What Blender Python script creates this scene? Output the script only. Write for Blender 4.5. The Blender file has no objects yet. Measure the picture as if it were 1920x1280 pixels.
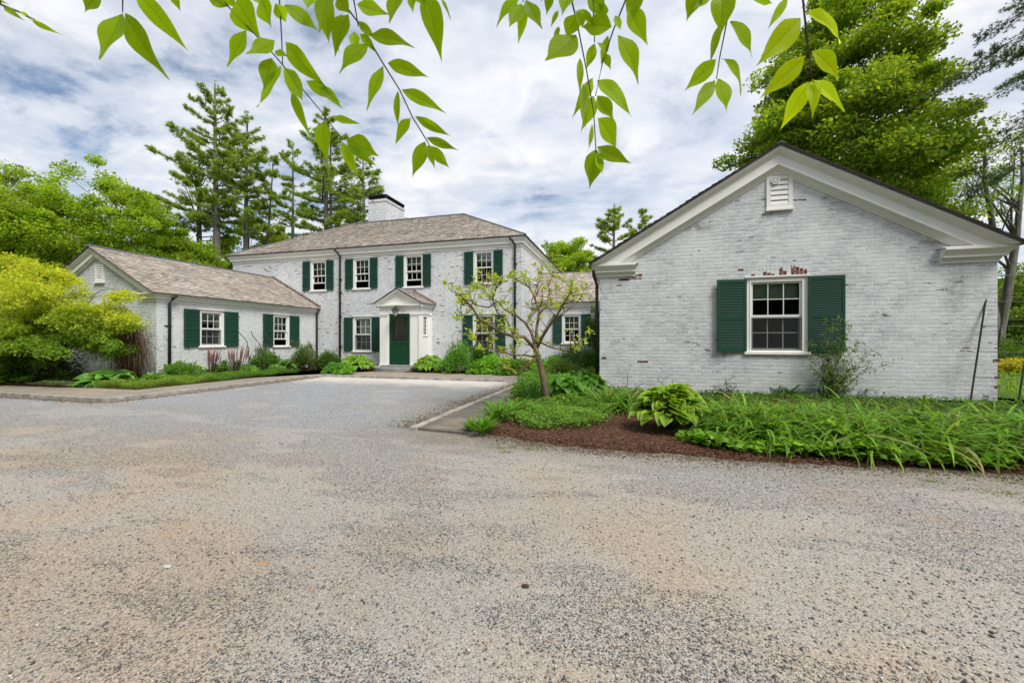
import bpy, math, random
import numpy as np
from mathutils import Vector, Matrix
R = math.radians
scene = bpy.context.scene
COL = bpy.data.collections.new("place"); scene.collection.children.link(COL)

# ------------------------------------------------------------------ camera
TH, FPX, V0, CH = 0.273, 770.0, 637.0, 1.3
cs, sn = math.cos(TH), math.sin(TH)
cam = bpy.data.cameras.new("camera"); camo = bpy.data.objects.new("camera", cam)
scene.collection.objects.link(camo); scene.camera = camo
camo.location = (0, 0, CH); camo.rotation_euler = (R(90), 0, TH)
cam.sensor_width = 36; cam.lens = FPX/1920*36; cam.shift_y = -3/1920
cam.dof.use_dof = True; cam.dof.focus_distance = 9.0; cam.dof.aperture_fstop = 7.1
cam.clip_start = 0.05; cam.clip_end = 2000

# ------------------------------------------------------------------ light
SUN_EL, SUN_AZ = R(52), R(-38)      # azimuth measured from +X towards +Y
sd = Vector((math.cos(SUN_EL)*math.cos(SUN_AZ), math.cos(SUN_EL)*math.sin(SUN_AZ), math.sin(SUN_EL)))
sun = bpy.data.lights.new("sun", 'SUN'); sun.energy = 2.4; sun.angle = R(24); sun.color = (1, .95, .87)
so = bpy.data.objects.new("sun", sun); scene.collection.objects.link(so)
so.rotation_euler = sd.to_track_quat('Z', 'Y').to_euler()
scene.view_settings.view_transform = 'Standard'; scene.view_settings.look = 'None'
scene.view_settings.exposure = 0.80; scene.view_settings.gamma = 1
scene.cycles.max_bounces = 6; scene.cycles.transparent_max_bounces = 12

class NT:
    """small helper round a node tree"""
    def __init__(s, tree): s.t = tree; s.n = tree.nodes; s.l = tree.links
    def new(s, typ, **kw):
        n = s.n.new(typ)
        for k, v in kw.items():
            if k.startswith('_'): setattr(n, k[1:], v)
        return n
    def put(s, sock, v):
        if isinstance(v, bpy.types.NodeSocket): s.l.new(v, sock)
        else: sock.default_value = v
    def math(s, op, a, b=0.0, clamp=False):
        n = s.n.new('ShaderNodeMath'); n.operation = op; n.use_clamp = clamp
        s.put(n.inputs[0], a); s.put(n.inputs[1], b); return n.outputs[0]
    def mix(s, f, a, b, mode='MIX'):
        n = s.n.new('ShaderNodeMixRGB'); n.blend_type = mode
        s.put(n.inputs[0], f); s.put(n.inputs[1], a if isinstance(a, bpy.types.NodeSocket) else (*a, 1) if len(a) == 3 else a)
        s.put(n.inputs[2], b if isinstance(b, bpy.types.NodeSocket) else (*b, 1) if len(b) == 3 else b); return n.outputs[0]
    def noise(s, vec, scale, detail=4, rough=.55, dist=0):
        n = s.n.new('ShaderNodeTexNoise'); s.l.new(vec, n.inputs['Vector'])
        n.inputs['Scale'].default_value = scale; n.inputs['Detail'].default_value = detail
        n.inputs['Roughness'].default_value = rough; n.inputs['Distortion'].default_value = dist
        return n.outputs['Fac']
    def ramp(s, f, *stops, interp='LINEAR'):
        n = s.n.new('ShaderNodeValToRGB'); s.put(n.inputs[0], f); r = n.color_ramp; r.interpolation = interp
        while len(r.elements) < len(stops): r.elements.new(.5)
        for e, (p, c) in zip(r.elements, stops):
            e.position = p; e.color = (c, c, c, 1) if isinstance(c, (int, float)) else (*c, 1)
        return n.outputs[0]
    def mapr(s, v, a, b, c=0.0, d=1.0):
        n = s.n.new('ShaderNodeMapRange'); s.put(n.inputs[0], v)
        for i, x in enumerate((a, b, c, d)): n.inputs[i+1].default_value = x
        return n.outputs[0]
    def mapping(s, vec, scale=(1, 1, 1), rot=(0, 0, 0), loc=(0, 0, 0)):
        n = s.n.new('ShaderNodeMapping'); s.l.new(vec, n.inputs[0])
        n.inputs['Scale'].default_value = scale; n.inputs['Rotation'].default_value = rot; n.inputs['Location'].default_value = loc
        return n.outputs[0]
    def bump(s, h, strength=.5, dist=.01, normal=None):
        n = s.n.new('ShaderNodeBump'); s.l.new(h, n.inputs['Height'])
        n.inputs['Strength'].default_value = strength; n.inputs['Distance'].default_value = dist
        if normal: s.l.new(normal, n.inputs['Normal'])
        return n.outputs[0]

# ------------------------------------------------------------------ sky
world = bpy.data.worlds.new("World"); scene.world = world; world.use_nodes = True
W = NT(world.node_tree); W.n.clear()
sky = W.new('ShaderNodeTexSky'); sky.sky_type = 'NISHITA'; sky.sun_disc = False
sky.sun_elevation = SUN_EL; sky.sun_rotation = math.atan2(sd.x, sd.y); sky.air_density = 1.0; sky.ozone_density = 1.2
tc = W.new('ShaderNodeTexCoord'); sep = W.new('ShaderNodeSeparateXYZ'); W.l.new(tc.outputs['Generated'], sep.inputs[0])
zz = W.math('ADD', W.math('MAXIMUM', sep.outputs[2], 0.0), .16)
cx = W.math('DIVIDE', sep.outputs[0], zz); cy = W.math('DIVIDE', sep.outputs[1], zz)
cmb = W.new('ShaderNodeCombineXYZ'); W.l.new(cx, cmb.inputs[0]); W.l.new(cy, cmb.inputs[1])
cv = W.mapping(cmb.outputs[0], scale=(1.0, 1.9, 1), rot=(0, 0, R(-38)))
big = W.noise(cv, 1.15, 9, .58, .35); fine = W.noise(cmb.outputs[0], 3.4, 9, .62, .3); puff = W.noise(cmb.outputs[0], 5.2, 6, .55, .6)
side = W.mapr(sep.outputs[0], -.95, -.15, -.055, .05)
dens = W.math('ADD', W.math('ADD', W.math('MULTIPLY', big, .62), W.math('MULTIPLY', fine, .38)), side)
cover = W.ramp(dens, (.375, 0.0), (.45, .72), (.53, 1.0))
cover = W.math('MAXIMUM', cover, W.mapr(sep.outputs[2], .0, .30, 1.0, 0.0))
shade = W.ramp(puff, (.34, (6.1, 6.55, 7.4)), (.50, (8.0, 8.1, 8.4)), (.66, (9.2, 9.2, 9.25)))
shade2 = W.mix(W.ramp(big, (.35, .0), (.65, 1.0)), (6.1, 6.7, 7.8), shade)
skc = W.mix(1.0, sky.outputs[0], (1.25, 1.2, 1.15), 'MULTIPLY')
final = W.mix(cover, skc, shade2)
bg = W.new('ShaderNodeBackground'); W.l.new(final, bg.inputs[0]); bg.inputs[1].default_value = 0.067
wo = W.new('ShaderNodeOutputWorld'); W.l.new(bg.outputs[0], wo.inputs[0])

# ------------------------------------------------------------------ geometry helpers
def XY(u, Y):   # x of pixel column u on the plane y = Y
    r = (u-960)/FPX; return Y*(r*cs-sn)/(cs+r*sn)
def YX(u, X):
    r = (u-960)/FPX; return X*(cs+r*sn)/(r*cs-sn)
def ZZ(v, X, Y):
    return CH+(V0-v)*(-X*sn+Y*cs)/FPX
def G(u, v, z=0.0):
    w = (CH-z)*FPX/(v-V0); r = (u-960)/FPX
    return Vector((w*(r*cs-sn), w*(cs+r*sn), z))
def PW(u, v, w):
    r = (u-960)/FPX; return Vector((w*(r*cs-sn), w*(cs+r*sn), CH+(V0-v)*w/FPX))

def tag(o, label=None, cat=None, group=None, kind=None):
    if label: o['label'] = label
    if cat: o['category'] = cat
    if group: o['group'] = group
    if kind: o['kind'] = kind
    return o
def empty(name, loc, label, cat, group=None):
    o = bpy.data.objects.new(name, None); COL.objects.link(o); o.location = loc; o.empty_display_size = .2
    bpy.context.view_layer.update()
    return tag(o, label, cat, group)
def link(name, me, parent=None, label=None):
    o = bpy.data.objects.new(name, me); COL.objects.link(o)
    if parent is not None:
        o.parent = parent
        if parent.type == 'EMPTY': o.location = -parent.location
    if label: o['label'] = label
    return o
# children carry world-space meshes: a child of the root is shifted back by the root's location, deeper ones inherit that

class MB:
    def __init__(s): s.v = []; s.f = []; s.m = []; s.mats = []
    def mi(s, m):
        if m not in s.mats: s.mats.append(m)
        return s.mats.index(m)
    def poly(s, pts, m):
        b = len(s.v); s.v += [tuple(p) for p in pts]; s.f.append(tuple(range(b, b+len(pts)))); s.m.append(s.mi(m))
    def box(s, x0, x1, y0, y1, z0, z1, m):
        if x0 > x1: x0, x1 = x1, x0
        if y0 > y1: y0, y1 = y1, y0
        if z0 > z1: z0, z1 = z1, z0
        b = len(s.v)
        s.v += [(x0,y0,z0),(x1,y0,z0),(x1,y1,z0),(x0,y1,z0),(x0,y0,z1),(x1,y0,z1),(x1,y1,z1),(x0,y1,z1)]
        k = s.mi(m)
        for f in ((0,3,2,1),(4,5,6,7),(0,1,5,4),(1,2,6,5),(2,3,7,6),(3,0,4,7)):
            s.f.append(tuple(b+i for i in f)); s.m.append(k)
    def hull8(s, p, m):   # 8 points ordered as box
        b = len(s.v); s.v += [tuple(q) for q in p]; k = s.mi(m)
        for f in ((0,3,2,1),(4,5,6,7),(0,1,5,4),(1,2,6,5),(2,3,7,6),(3,0,4,7)):
            s.f.append(tuple(b+i for i in f)); s.m.append(k)
    def extrude(s, pts, d, m, caps=True):   # closed outline pts (3d) swept by vector d
        b = len(s.v); n = len(pts); d = Vector(d); k = s.mi(m)
        s.v += [tuple(p) for p in pts] + [tuple(Vector(p)+d) for p in pts]
        for i in range(n):
            j = (i+1) % n; s.f.append((b+i, b+j, b+n+j, b+n+i)); s.m.append(k)
        if caps:
            s.f.append(tuple(b+i for i in reversed(range(n)))); s.m.append(k)
            s.f.append(tuple(b+n+i for i in range(n))); s.m.append(k)
    def tube(s, pts, r, m, n=8, cap=True):
        pts = [Vector(p) for p in pts]; N = len(pts); b = len(s.v); k = s.mi(m)
        rr = r if hasattr(r, '__len__') else [r]*N
        for i, p in enumerate(pts):
            t = (pts[min(i+1, N-1)]-pts[max(i-1, 0)])
            t = t.normalized() if t.length > 1e-9 else Vector((0, 0, 1))
            a = t.cross(Vector((0, 0, 1)) if abs(t.z) < .95 else Vector((1, 0, 0))).normalized(); c = t.cross(a)
            for j in range(n):
                q = 2*math.pi*j/n; s.v.append(tuple(p+(a*math.cos(q)+c*math.sin(q))*rr[i]))
        for i in range(N-1):
            for j in range(n):
                jj = (j+1) % n
                s.f.append((b+i*n+j, b+i*n+jj, b+(i+1)*n+jj, b+(i+1)*n+j)); s.m.append(k)
        if cap:
            s.f.append(tuple(b+j for j in reversed(range(n)))); s.m.append(k)
            s.f.append(tuple(b+(N-1)*n+j for j in range(n))); s.m.append(k)
    def build(s, name, parent=None, label=None, smooth=False, xf=None, bevel=0, split=False):
        if split:   # one object per connected piece
            par = list(range(len(s.v)))
            def find(a):
                while par[a] != a: par[a] = par[par[a]]; a = par[a]
                return a
            for f in s.f:
                for q in f[1:]: par[find(q)] = find(f[0])
            groups = {}
            for i, f in enumerate(s.f): groups.setdefault(find(f[0]), []).append(i)
            out = None
            for ids in groups.values():
                mb = MB()
                for i in ids: mb.poly([s.v[q] for q in s.f[i]], s.mats[s.m[i]])
                out = mb.build(name, parent, label, smooth, xf, bevel)
            return out
        me = bpy.data.meshes.new(name)
        vs = s.v if xf is None else [tuple(xf @ Vector(p)) for p in s.v]
        me.from_pydata(vs, [], s.f)
        for m in s.mats: me.materials.append(m)
        me.polygons.foreach_set('material_index', s.m)
        if smooth: me.polygons.foreach_set('use_smooth', [True]*len(s.f))
        uv = me.uv_layers.new(name='UVMap')
        for p in me.polygons:
            n = p.normal
            for li in p.loop_indices:
                c = me.vertices[me.loops[li].vertex_index].co
                uv.data[li].uv = (c.x, c.y) if abs(n.z) > .72 else ((c.x, c.z) if abs(n.y) > abs(n.x) else (c.y, c.z))
        me.validate(); me.update()
        o = link(name, me, parent, label)
        if bevel:
            b = o.modifiers.new('bevel', 'BEVEL'); b.width = bevel; b.segments = 2; b.limit_method = 'ANGLE'
        return o

def leaves(name, mat, pos, ax, nr, L, Wd, colr, tmpl='diamond', parent=None, label=None, extra=None):
    """pos (n,3) base of every leaf, ax its long direction, nr its normal; L, Wd lengths; colr (n,3)"""
    T = {
     'diamond': (np.array([[0,0,0],[.5,.5,.04],[1,0,-.08],[.5,-.5,.04]]), [[0,1,2,3]]),
     'fold': (np.array([[0,0,0],[.3,.42,.07],[.65,.40,.03],[1,0,-.12],[.65,-.40,.03],[.3,-.42,.07],[.5,0,-.02]]),
              [[0,6,1],[1,6,2],[2,6,3],[3,6,4],[4,6,5],[5,6,0]]),
     'tri': (np.array([[0,.5,0],[1,0,0],[0,-.5,0]]), [[0,1,2]]),
     'strap': (np.array([[0,.4,0],[0,-.4,0],[.3,.5,.22],[.3,-.5,.22],[.6,.45,.28],[.6,-.45,.28],[.85,.3,.14],[.85,-.3,.14],[1,0,-.06]]),
              [[0,1,3,2],[2,3,5,4],[4,5,7,6],[6,7,8]]),
     'star': (np.array([[0,0,0],[.25,.5,.02],[.45,.22,.02],[.7,.5,0],[.7,.16,0],[1,0,-.1],[.7,-.16,0],[.7,-.5,0],[.45,-.22,.02],[.25,-.5,.02]]),
              [[0,1,2],[2,3,4],[4,5,6],[6,7,8],[8,9,0],[0,2,4,6,8]]),
    }[tmpl]
    tv, tf = T; n = len(pos); k = len(tv)
    ax = ax/np.maximum(np.linalg.norm(ax, axis=1, keepdims=True), 1e-9)
    side = np.cross(nr, ax); ln = np.linalg.norm(side, axis=1, keepdims=True)
    side = np.where(ln < 1e-4, np.cross(np.tile([[.3, .5, .8]], (n, 1)), ax), side)
    side = side/np.maximum(np.linalg.norm(side, axis=1, keepdims=True), 1e-9)
    up = np.cross(ax, side)
    L = np.broadcast_to(np.asarray(L, float), (n,)); Wd = np.broadcast_to(np.asarray(Wd, float), (n,))
    V = (pos[:, None, :] + ax[:, None, :]*(tv[None, :, 0, None]*L[:, None, None])
         + side[:, None, :]*(tv[None, :, 1, None]*Wd[:, None, None]) + up[:, None, :]*(tv[None, :, 2, None]*L[:, None, None]))
    V = V.reshape(-1, 3).astype(np.float32)
    flat = np.concatenate([np.array(f) for f in tf]); lens = np.array([len(f) for f in tf])
    loops = (flat[None, :] + (np.arange(n)*k)[:, None]).ravel().astype(np.int32)
    ll = np.tile(lens, n); starts = np.concatenate([[0], np.cumsum(ll)[:-1]]).astype(np.int32)
    me = bpy.data.meshes.new(name); me.vertices.add(len(V)); me.vertices.foreach_set('co', V.ravel())
    me.loops.add(len(loops)); me.loops.foreach_set('vertex_index', loops)
    me.polygons.add(len(ll)); me.polygons.foreach_set('loop_start', starts); me.polygons.foreach_set('loop_total', ll.astype(np.int32))
    ca = me.color_attributes.new('Col', 'FLOAT_COLOR', 'POINT')
    cc = np.ones((n, k, 4), np.float32); cc[:, :, :3] = np.asarray(colr)[:, None, :]
    ca.data.foreach_set('color', cc.ravel())
    me.materials.append(mat); me.update(calc_edges=True); me.validate()
    return link(name, me, parent, label)

def unit(rng, n):
    v = rng.normal(size=(n, 3)); return v/np.linalg.norm(v, axis=1, keepdims=True)
def tint(rng, n, base, var=.25, hue=.12):
    base = np.array(base); k = 1+rng.uniform(-var, var, (n, 1)); h = rng.uniform(-hue, hue, (n, 1))
    return np.clip(base*k*np.concatenate([1+h*1.5, 1+h*.2, 1-h], 1), 0.002, 1)

# ------------------------------------------------------------------ materials
MATS = {}
def mat(name, fn):
    m = bpy.data.materials.new(name); m.use_nodes = True; t = NT(m.node_tree); b = m.node_tree.nodes['Principled BSDF']
    fn(t, b); MATS[name] = m; return m
def coords(t, kind='Object'):
    return t.new('ShaderNodeTexCoord').outputs[kind]
def setc(t, b, c, rough=.7, spec=.3):
    t.put(b.inputs['Base Color'], c if isinstance(c, bpy.types.NodeSocket) else (*c, 1))
    t.put(b.inputs['Roughness'], rough); b.inputs['Specular IOR Level'].default_value = spec

def paint(col, dirt=.25, rough=.55, dirtcol=(.42, .42, .36)):
    def f(t, b):
        p = t.new('ShaderNodeNewGeometry').outputs['Position']
        n = t.noise(p, 1.7, 6, .65); n2 = t.noise(t.mapping(p, scale=(4, 4, 1.5)), 1.5, 5)
        k = t.math('MULTIPLY', t.ramp(t.math('MULTIPLY', n, n2), (.2, 0.0), (.42, 1.0)), dirt)
        c = t.mix(k, col, dirtcol); setc(t, b, c, rough)
        t.put(b.inputs['Normal'], t.bump(t.noise(p, 25, 3), .06, .002))
    return f
white = mat('white_paint', paint((.80, .80, .77), .12))
trim = mat('cream_trim', paint((.77, .77, .73), .16))
green = mat('green_paint', paint((.012, .056, .038), .25, .45, (.03, .085, .062)))
doorg = mat('door_green', paint((.008, .052, .024), .1, .4, (.015, .06, .03)))
blackm = mat('dark_metal', paint((.022, .022, .022), .3, .45, (.07, .06, .05)))
greyscr = mat('screen_frame', paint((.20, .21, .21), .1, .5))
sash = mat('sash_white', paint((.68, .69, .66), .12))

def brickf(chip, chipcol=(.26, .10, .075), c1=(.60, .63, .65), c2=(.42, .455, .48), mo=(.76, .775, .78), spots=(), mlow=.42, stain=(.40, .38, .28)):
    def f(t, b):
        uv = coords(t, 'UV')
        w = t.new('ShaderNodeVectorMath', _operation='ADD')
        nz = t.new('ShaderNodeTexNoise'); t.l.new(uv, nz.inputs['Vector']); nz.inputs['Scale'].default_value = 5.0; nz.inputs['Detail'].default_value = 4
        sc = t.new('ShaderNodeVectorMath', _operation='MULTIPLY_ADD'); t.l.new(nz.outputs['Color'], sc.inputs[0])
        sc.inputs[1].default_value = (.022, .016, 0); sc.inputs[2].default_value = (-.011, -.008, 0)
        t.l.new(uv, w.inputs[0]); t.l.new(sc.outputs[0], w.inputs[1]); q = w.outputs[0]
        bt = t.new('ShaderNodeTexBrick'); t.l.new(q, bt.inputs['Vector'])
        bt.inputs['Scale'].default_value = 1; bt.inputs['Brick Width'].default_value = .285; bt.inputs['Row Height'].default_value = .085
        bt.inputs['Mortar Size'].default_value = .0095; bt.inputs['Mortar Smooth'].default_value = .55; bt.inputs['Bias'].default_value = -.1
        bt.offset = .5; bt.squash = .8; bt.squash_frequency = 3
        bt.inputs['Color1'].default_value = (*c1, 1); bt.inputs['Color2'].default_value = (*c2, 1); bt.inputs['Mortar'].default_value = (*mo, 1)
        fac = bt.outputs['Fac']
        c = bt.outputs['Color']
        streak = t.noise(t.mapping(q, scale=(5, 16, 1)), 1.3, 6, .7)
        c = t.mix(t.ramp(streak, (.44, 0.0), (.66, .75)), c, (.29, .32, .35))
        patch = t.noise(q, .9, 5, .6)
        c = t.mix(t.ramp(patch, (.42, 0.0), (.64, .6)), c, (.70, .725, .735))
        # paint gone from the face of single bricks
        cell = t.noise(t.mapping(q, scale=(3.5, 11.8, 1)), 1.0, 1.5, .5)
        clump = t.noise(q, 1.3, 3, .6); small = t.noise(q, 30, 4, .6)
        mm = t.math('ADD', t.math('MULTIPLY', cell, .62), t.math('ADD', t.math('MULTIPLY', clump, .34), t.math('MULTIPLY', small, .2)))
        chipm = t.math('MULTIPLY', t.mapr(mm, chip, chip+.02), t.math('SUBTRACT', 1.0, fac))
        c = t.mix(t.math('MULTIPLY', chipm, .85), c, t.mix(t.noise(q, 14, 3), chipcol, (chipcol[0]*.35, chipcol[1]*.5, chipcol[2]*.8)))
        # damp and lichen low down and in runs
        z = t.new('ShaderNodeSeparateXYZ'); t.l.new(q, z.inputs[0])
        run = t.noise(t.mapping(q, scale=(3.2, .35, 1)), 1.6, 5, .65)
        low = t.math('MULTIPLY', t.ramp(run, (.5, 0.0), (.75, 1.0)), mlow)
        c = t.mix(low, c, stain)
        for sx_, sz_, rx_, rz_, cl_, k_, mo_ in spots:   # old damp runs and rusty joints, each where the wall has it
            L_ = t.new('ShaderNodeVectorMath', _operation='LENGTH'); t.l.new(t.mapping(q, scale=(1/rx_, 1/rz_, 0), loc=(-sx_/rx_, -sz_/rz_, 0)), L_.inputs[0])
            ms = t.math('MULTIPLY', t.mapr(L_.outputs['Value'], 1.0, .35), t.ramp(t.noise(q, 7, 5, .7), (.35, 0.0), (.6, k_)))
            if mo_: ms = t.math('MULTIPLY', ms, fac)
            c = t.mix(ms, c, cl_)
        setc(t, b, c, .78, .25)
        h = t.math('ADD', t.math('MULTIPLY', t.math('SUBTRACT', 1.0, fac), .7), t.math('MULTIPLY', t.noise(q, 45, 5, .65), .45))
        h = t.math('SUBTRACT', h, t.math('MULTIPLY', chipm, .5))
        t.put(b.inputs['Normal'], t.bump(h, .75, .010))
    return f
brick_near = mat('painted_brick_near', brickf(.716, (.22, .12, .10), mlow=.18, spots=[(XY(1792, 10.68), 2.45, .28, .85, (.26, .28, .28), .75, 0), (XY(1565, 10.68), 4.35, .30, .55, (.30, .22, .12), 1.0, 1),
    (XY(1665, 10.68), 4.2, .35, .22, (.25, .20, .13), 1.0, 1), (XY(1310, 10.68), 4.0, .5, .14, (.24, .23, .24), .9, 0), (XY(1755, 10.68), 3.35, .35, .10, (.26, .24, .18), .9, 0), (XY(1500, 10.68), .35, 3.5, .35, (.50, .55, .48), .6, 0)]))
brick_main = mat('painted_brick_main', brickf(.680, (.19, .10, .10), c1=(.67, .69, .71), c2=(.54, .565, .60), mlow=.22, stain=(.5, .42, .30)))
brick_wing = mat('painted_brick_wing', brickf(.745, c1=(.64, .66, .66), c2=(.55, .58, .59), mlow=.14))
def rbf(t, b):
    p = coords(t, 'Object'); n = t.noise(p, 20, 5, .7)
    setc(t, b, t.ramp(n, (.35, (.07, .022, .018)), (.5, (.16, .038, .026)), (.58, (.22, .09, .07)), (.64, (.45, .44, .43))), .85, .2)
    t.put(b.inputs['Normal'], t.bump(n, .6, .01))
redbrick = mat('bare_red_brick', rbf)

def shinglef(base, dark, pale, moss=.2):
    def f(t, b):
        a = t.new('ShaderNodeAttribute'); a.attribute_name = 'Col'; s_ = t.new('ShaderNodeSeparateColor'); t.l.new(a.outputs['Color'], s_.inputs[0])
        p = coords(t, 'Object'); r = s_.outputs[0]
        c = t.ramp(r, (0, dark), (.35, base), (.75, pale), (1, (pale[0]*1.1, pale[1]*.92, pale[2]*.82)))
        c = t.mix(t.ramp(t.noise(p, 1.2, 6, .65), (.42, 0.0), (.7, .6)), c, dark)
        c = t.mix(t.ramp(t.noise(p, .7, 5, .6, .4), (.5, 0.0), (.68, moss)), c, (.24, .15, .08))
        c = t.mix(t.math('MULTIPLY', t.ramp(t.noise(p, 70, 3, .6), (.4, 0.0), (.6, 1.0)), .35), c, dark)
        setc(t, b, c, .85, .2); t.put(b.inputs['Normal'], t.bump(t.noise(p, 90, 3), .4, .01))
    return f
shingle = mat('weathered_shingle', shinglef((.405, .36, .315), (.24, .215, .19), (.53, .475, .42)))
def flat(col, rough=.7, spec=.3, noise=.25, sc=8):
    def f(t, b):
        p = coords(t, 'Object'); n = t.noise(p, sc, 5, .6)
        setc(t, b, t.mix(t.ramp(n, (.35, 0.0), (.65, 1.0)), tuple(c*(1-noise) for c in col), tuple(min(1, c*(1+noise)) for c in col)), rough, spec)
        t.put(b.inputs['Normal'], t.bump(t.noise(p, sc*7, 4), .3, .01))
    return f
leadm = mat('ridge_metal', flat((.10, .105, .11), .5))
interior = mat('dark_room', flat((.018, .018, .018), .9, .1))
blind = mat('roller_blind', flat((.42, .52, .42), .8, .1, .08, 2))
curtain = mat('pale_curtain', flat((.5, .53, .48), .8, .1, .12, 3))
brass = mat('brass', flat((.30, .22, .08), .35, .6))
lampglass = mat('lamp_glass', flat((.55, .56, .55), .25, .6))
def glassf(t, b):
    gl = t.new('ShaderNodeBsdfGlossy'); gl.inputs['Roughness'].default_value = .02; gl.inputs['Color'].default_value = (.9, .95, .92, 1)
    tr = t.new('ShaderNodeBsdfTransparent'); tr.inputs['Color'].default_value = (.80, .88, .82, 1)
    fr = t.new('ShaderNodeFresnel'); fr.inputs['IOR'].default_value = 1.6
    p = coords(t, 'Object'); t.put(gl.inputs['Normal'], t.bump(t.noise(p, 2.2, 2), .12, .03))
    mx = t.new('ShaderNodeMixShader'); t.l.new(t.math('MULTIPLY', fr.outputs[0], 2.4, True), mx.inputs[0])
    t.l.new(tr.outputs[0], mx.inputs[1]); t.l.new(gl.outputs[0], mx.inputs[2])
    t.l.new(mx.outputs[0], t.n['Material Output'].inputs['Surface'])
glass = mat('window_glass', glassf)
def screenf(t, b):
    d = t.new('ShaderNodeBsdfDiffuse'); d.inputs[0].default_value = (.05, .052, .055, 1)
    tr = t.new('ShaderNodeBsdfTransparent'); mx = t.new('ShaderNodeMixShader'); mx.inputs[0].default_value = .45
    t.l.new(tr.outputs[0], mx.inputs[1]); t.l.new(d.outputs[0], mx.inputs[2]); t.l.new(mx.outputs[0], t.n['Material Output'].inputs['Surface'])
screen = mat('insect_or_dimming_screen', screenf)

def leafmat(name, trans=.4, gloss=.35, rough=.45, boost=(1.5, 1.45, .7)):
    def f(t, b):
        a = t.new('ShaderNodeAttribute'); a.attribute_name = 'Col'; c = a.outputs['Color']
        p = coords(t, 'Object'); c = t.mix(t.math('MULTIPLY', t.noise(p, 9, 3), .5), c, t.mix(1.0, c, (.6, .75, .6), 'MULTIPLY'))
        hs_ = t.new('ShaderNodeHueSaturation'); hs_.inputs['Saturation'].default_value = .95; hs_.inputs['Value'].default_value = 1.12; hs_.inputs['Hue'].default_value = .494; t.l.new(c, hs_.inputs['Color']); c = hs_.outputs[0]
        setc(t, b, c, rough, gloss)
        tl = t.new('ShaderNodeBsdfTranslucent'); t.l.new(t.mix(1.0, c, boost, 'MULTIPLY'), tl.inputs[0])
        mx = t.new('ShaderNodeMixShader'); mx.inputs[0].default_value = trans
        t.l.new(b.outputs[0], mx.inputs[1]); t.l.new(tl.outputs[0], mx.inputs[2]); t.l.new(mx.outputs[0], t.n['Material Output'].inputs['Surface'])
    return mat(name, f)
leaf = leafmat('leaf', .5, .25, .5, (1.7, 1.5, .6)); needle = leafmat('needle', .38, .2, .6, (1.6, 1.5, .7)); grassm = leafmat('blade', .42, .2, .55)
def vein(name, along, trans, boost, freq, gl=.3):
    def f(t, b):
        a = t.new('ShaderNodeAttribute'); a.attribute_name = 'Col'; c = a.outputs['Color']
        k = t.new('ShaderNodeAttribute'); k.attribute_name = 'LC'; s_ = t.new('ShaderNodeSeparateColor'); t.l.new(k.outputs['Color'], s_.inputs[0])
        p = coords(t, 'Object'); ab = t.math('ABSOLUTE', t.math('SUBTRACT', s_.outputs[1], .5))
        ph = t.math('MULTIPLY', t.math('SUBTRACT', s_.outputs[0], t.math('MULTIPLY', ab, .55)), freq) if not along else t.math('MULTIPLY', ab, freq)
        w = t.math('SINE', t.math('ADD', ph, t.math('MULTIPLY', t.noise(p, 30, 2), 1.2)))
        line = t.mapr(w, .80, .99)
        c = t.mix(t.math('MULTIPLY', line, .13), c, t.mix(1.0, c, (.55, .62, .5), 'MULTIPLY'))
        c = t.mix(t.math('MULTIPLY', t.ramp(t.noise(p, 22, 5, .7), (.45, 0.0), (.75, 1.0)), .5), c, t.mix(1.0, c, (.72, .70, .6), 'MULTIPLY'))
        c = t.mix(t.ramp(t.noise(p, 65, 2, .5), (.80, 0.0), (.83, .8)), c, (.20, .13, .04))
        setc(t, b, c, .42, gl); t.put(b.inputs['Normal'], t.bump(t.math('ADD', t.math('MULTIPLY', w, -.25), t.noise(p, 40, 3)), .2, .003))
        tl = t.new('ShaderNodeBsdfTranslucent'); t.l.new(t.mix(1.0, c, boost, 'MULTIPLY'), tl.inputs[0])
        mx = t.new('ShaderNodeMixShader'); mx.inputs[0].default_value = trans
        t.l.new(b.outputs[0], mx.inputs[1]); t.l.new(tl.outputs[0], mx.inputs[2]); t.l.new(mx.outputs[0], t.n['Material Output'].inputs['Surface'])
    return mat(name, f)
hang = vein('hanging_leaf', False, .62, (1.7, 1.5, .5), 58.0, .15); hostam = vein('hosta_leaf', True, .40, (1.6, 1.5, .6), 75.0, .35)
def barkf(c1, c2, sc=1.0):
    def f(t, b):
        p = coords(t, 'Object'); q = t.mapping(p, scale=(14*sc, 14*sc, 3*sc)); n = t.noise(q, 1.4, 7, .7)
        n2 = t.noise(p, 2.5, 4)
        setc(t, b, t.mix(t.ramp(n2, (.45, 0.0), (.7, .35)), t.ramp(n, (.35, c1), (.65, c2)), (c2[0]*1.2, c2[1]*1.3, c2[2])), .9, .15)
        t.put(b.inputs['Normal'], t.bump(n, .9, .02))
    return f
bark = mat('bark', barkf((.045, .036, .028), (.13, .11, .09))); bark_mag = mat('smooth_bark', barkf((.085, .06, .042), (.25, .185, .13), 2))
bark_pine = mat('pine_bark', barkf((.08, .072, .066), (.21, .19, .175), .5)); twigm = mat('twig', barkf((.05, .03, .02), (.13, .07, .045), 6))
drytwig = mat('dry_stem', barkf((.12, .07, .045), (.28, .19, .13), 6))

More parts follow.
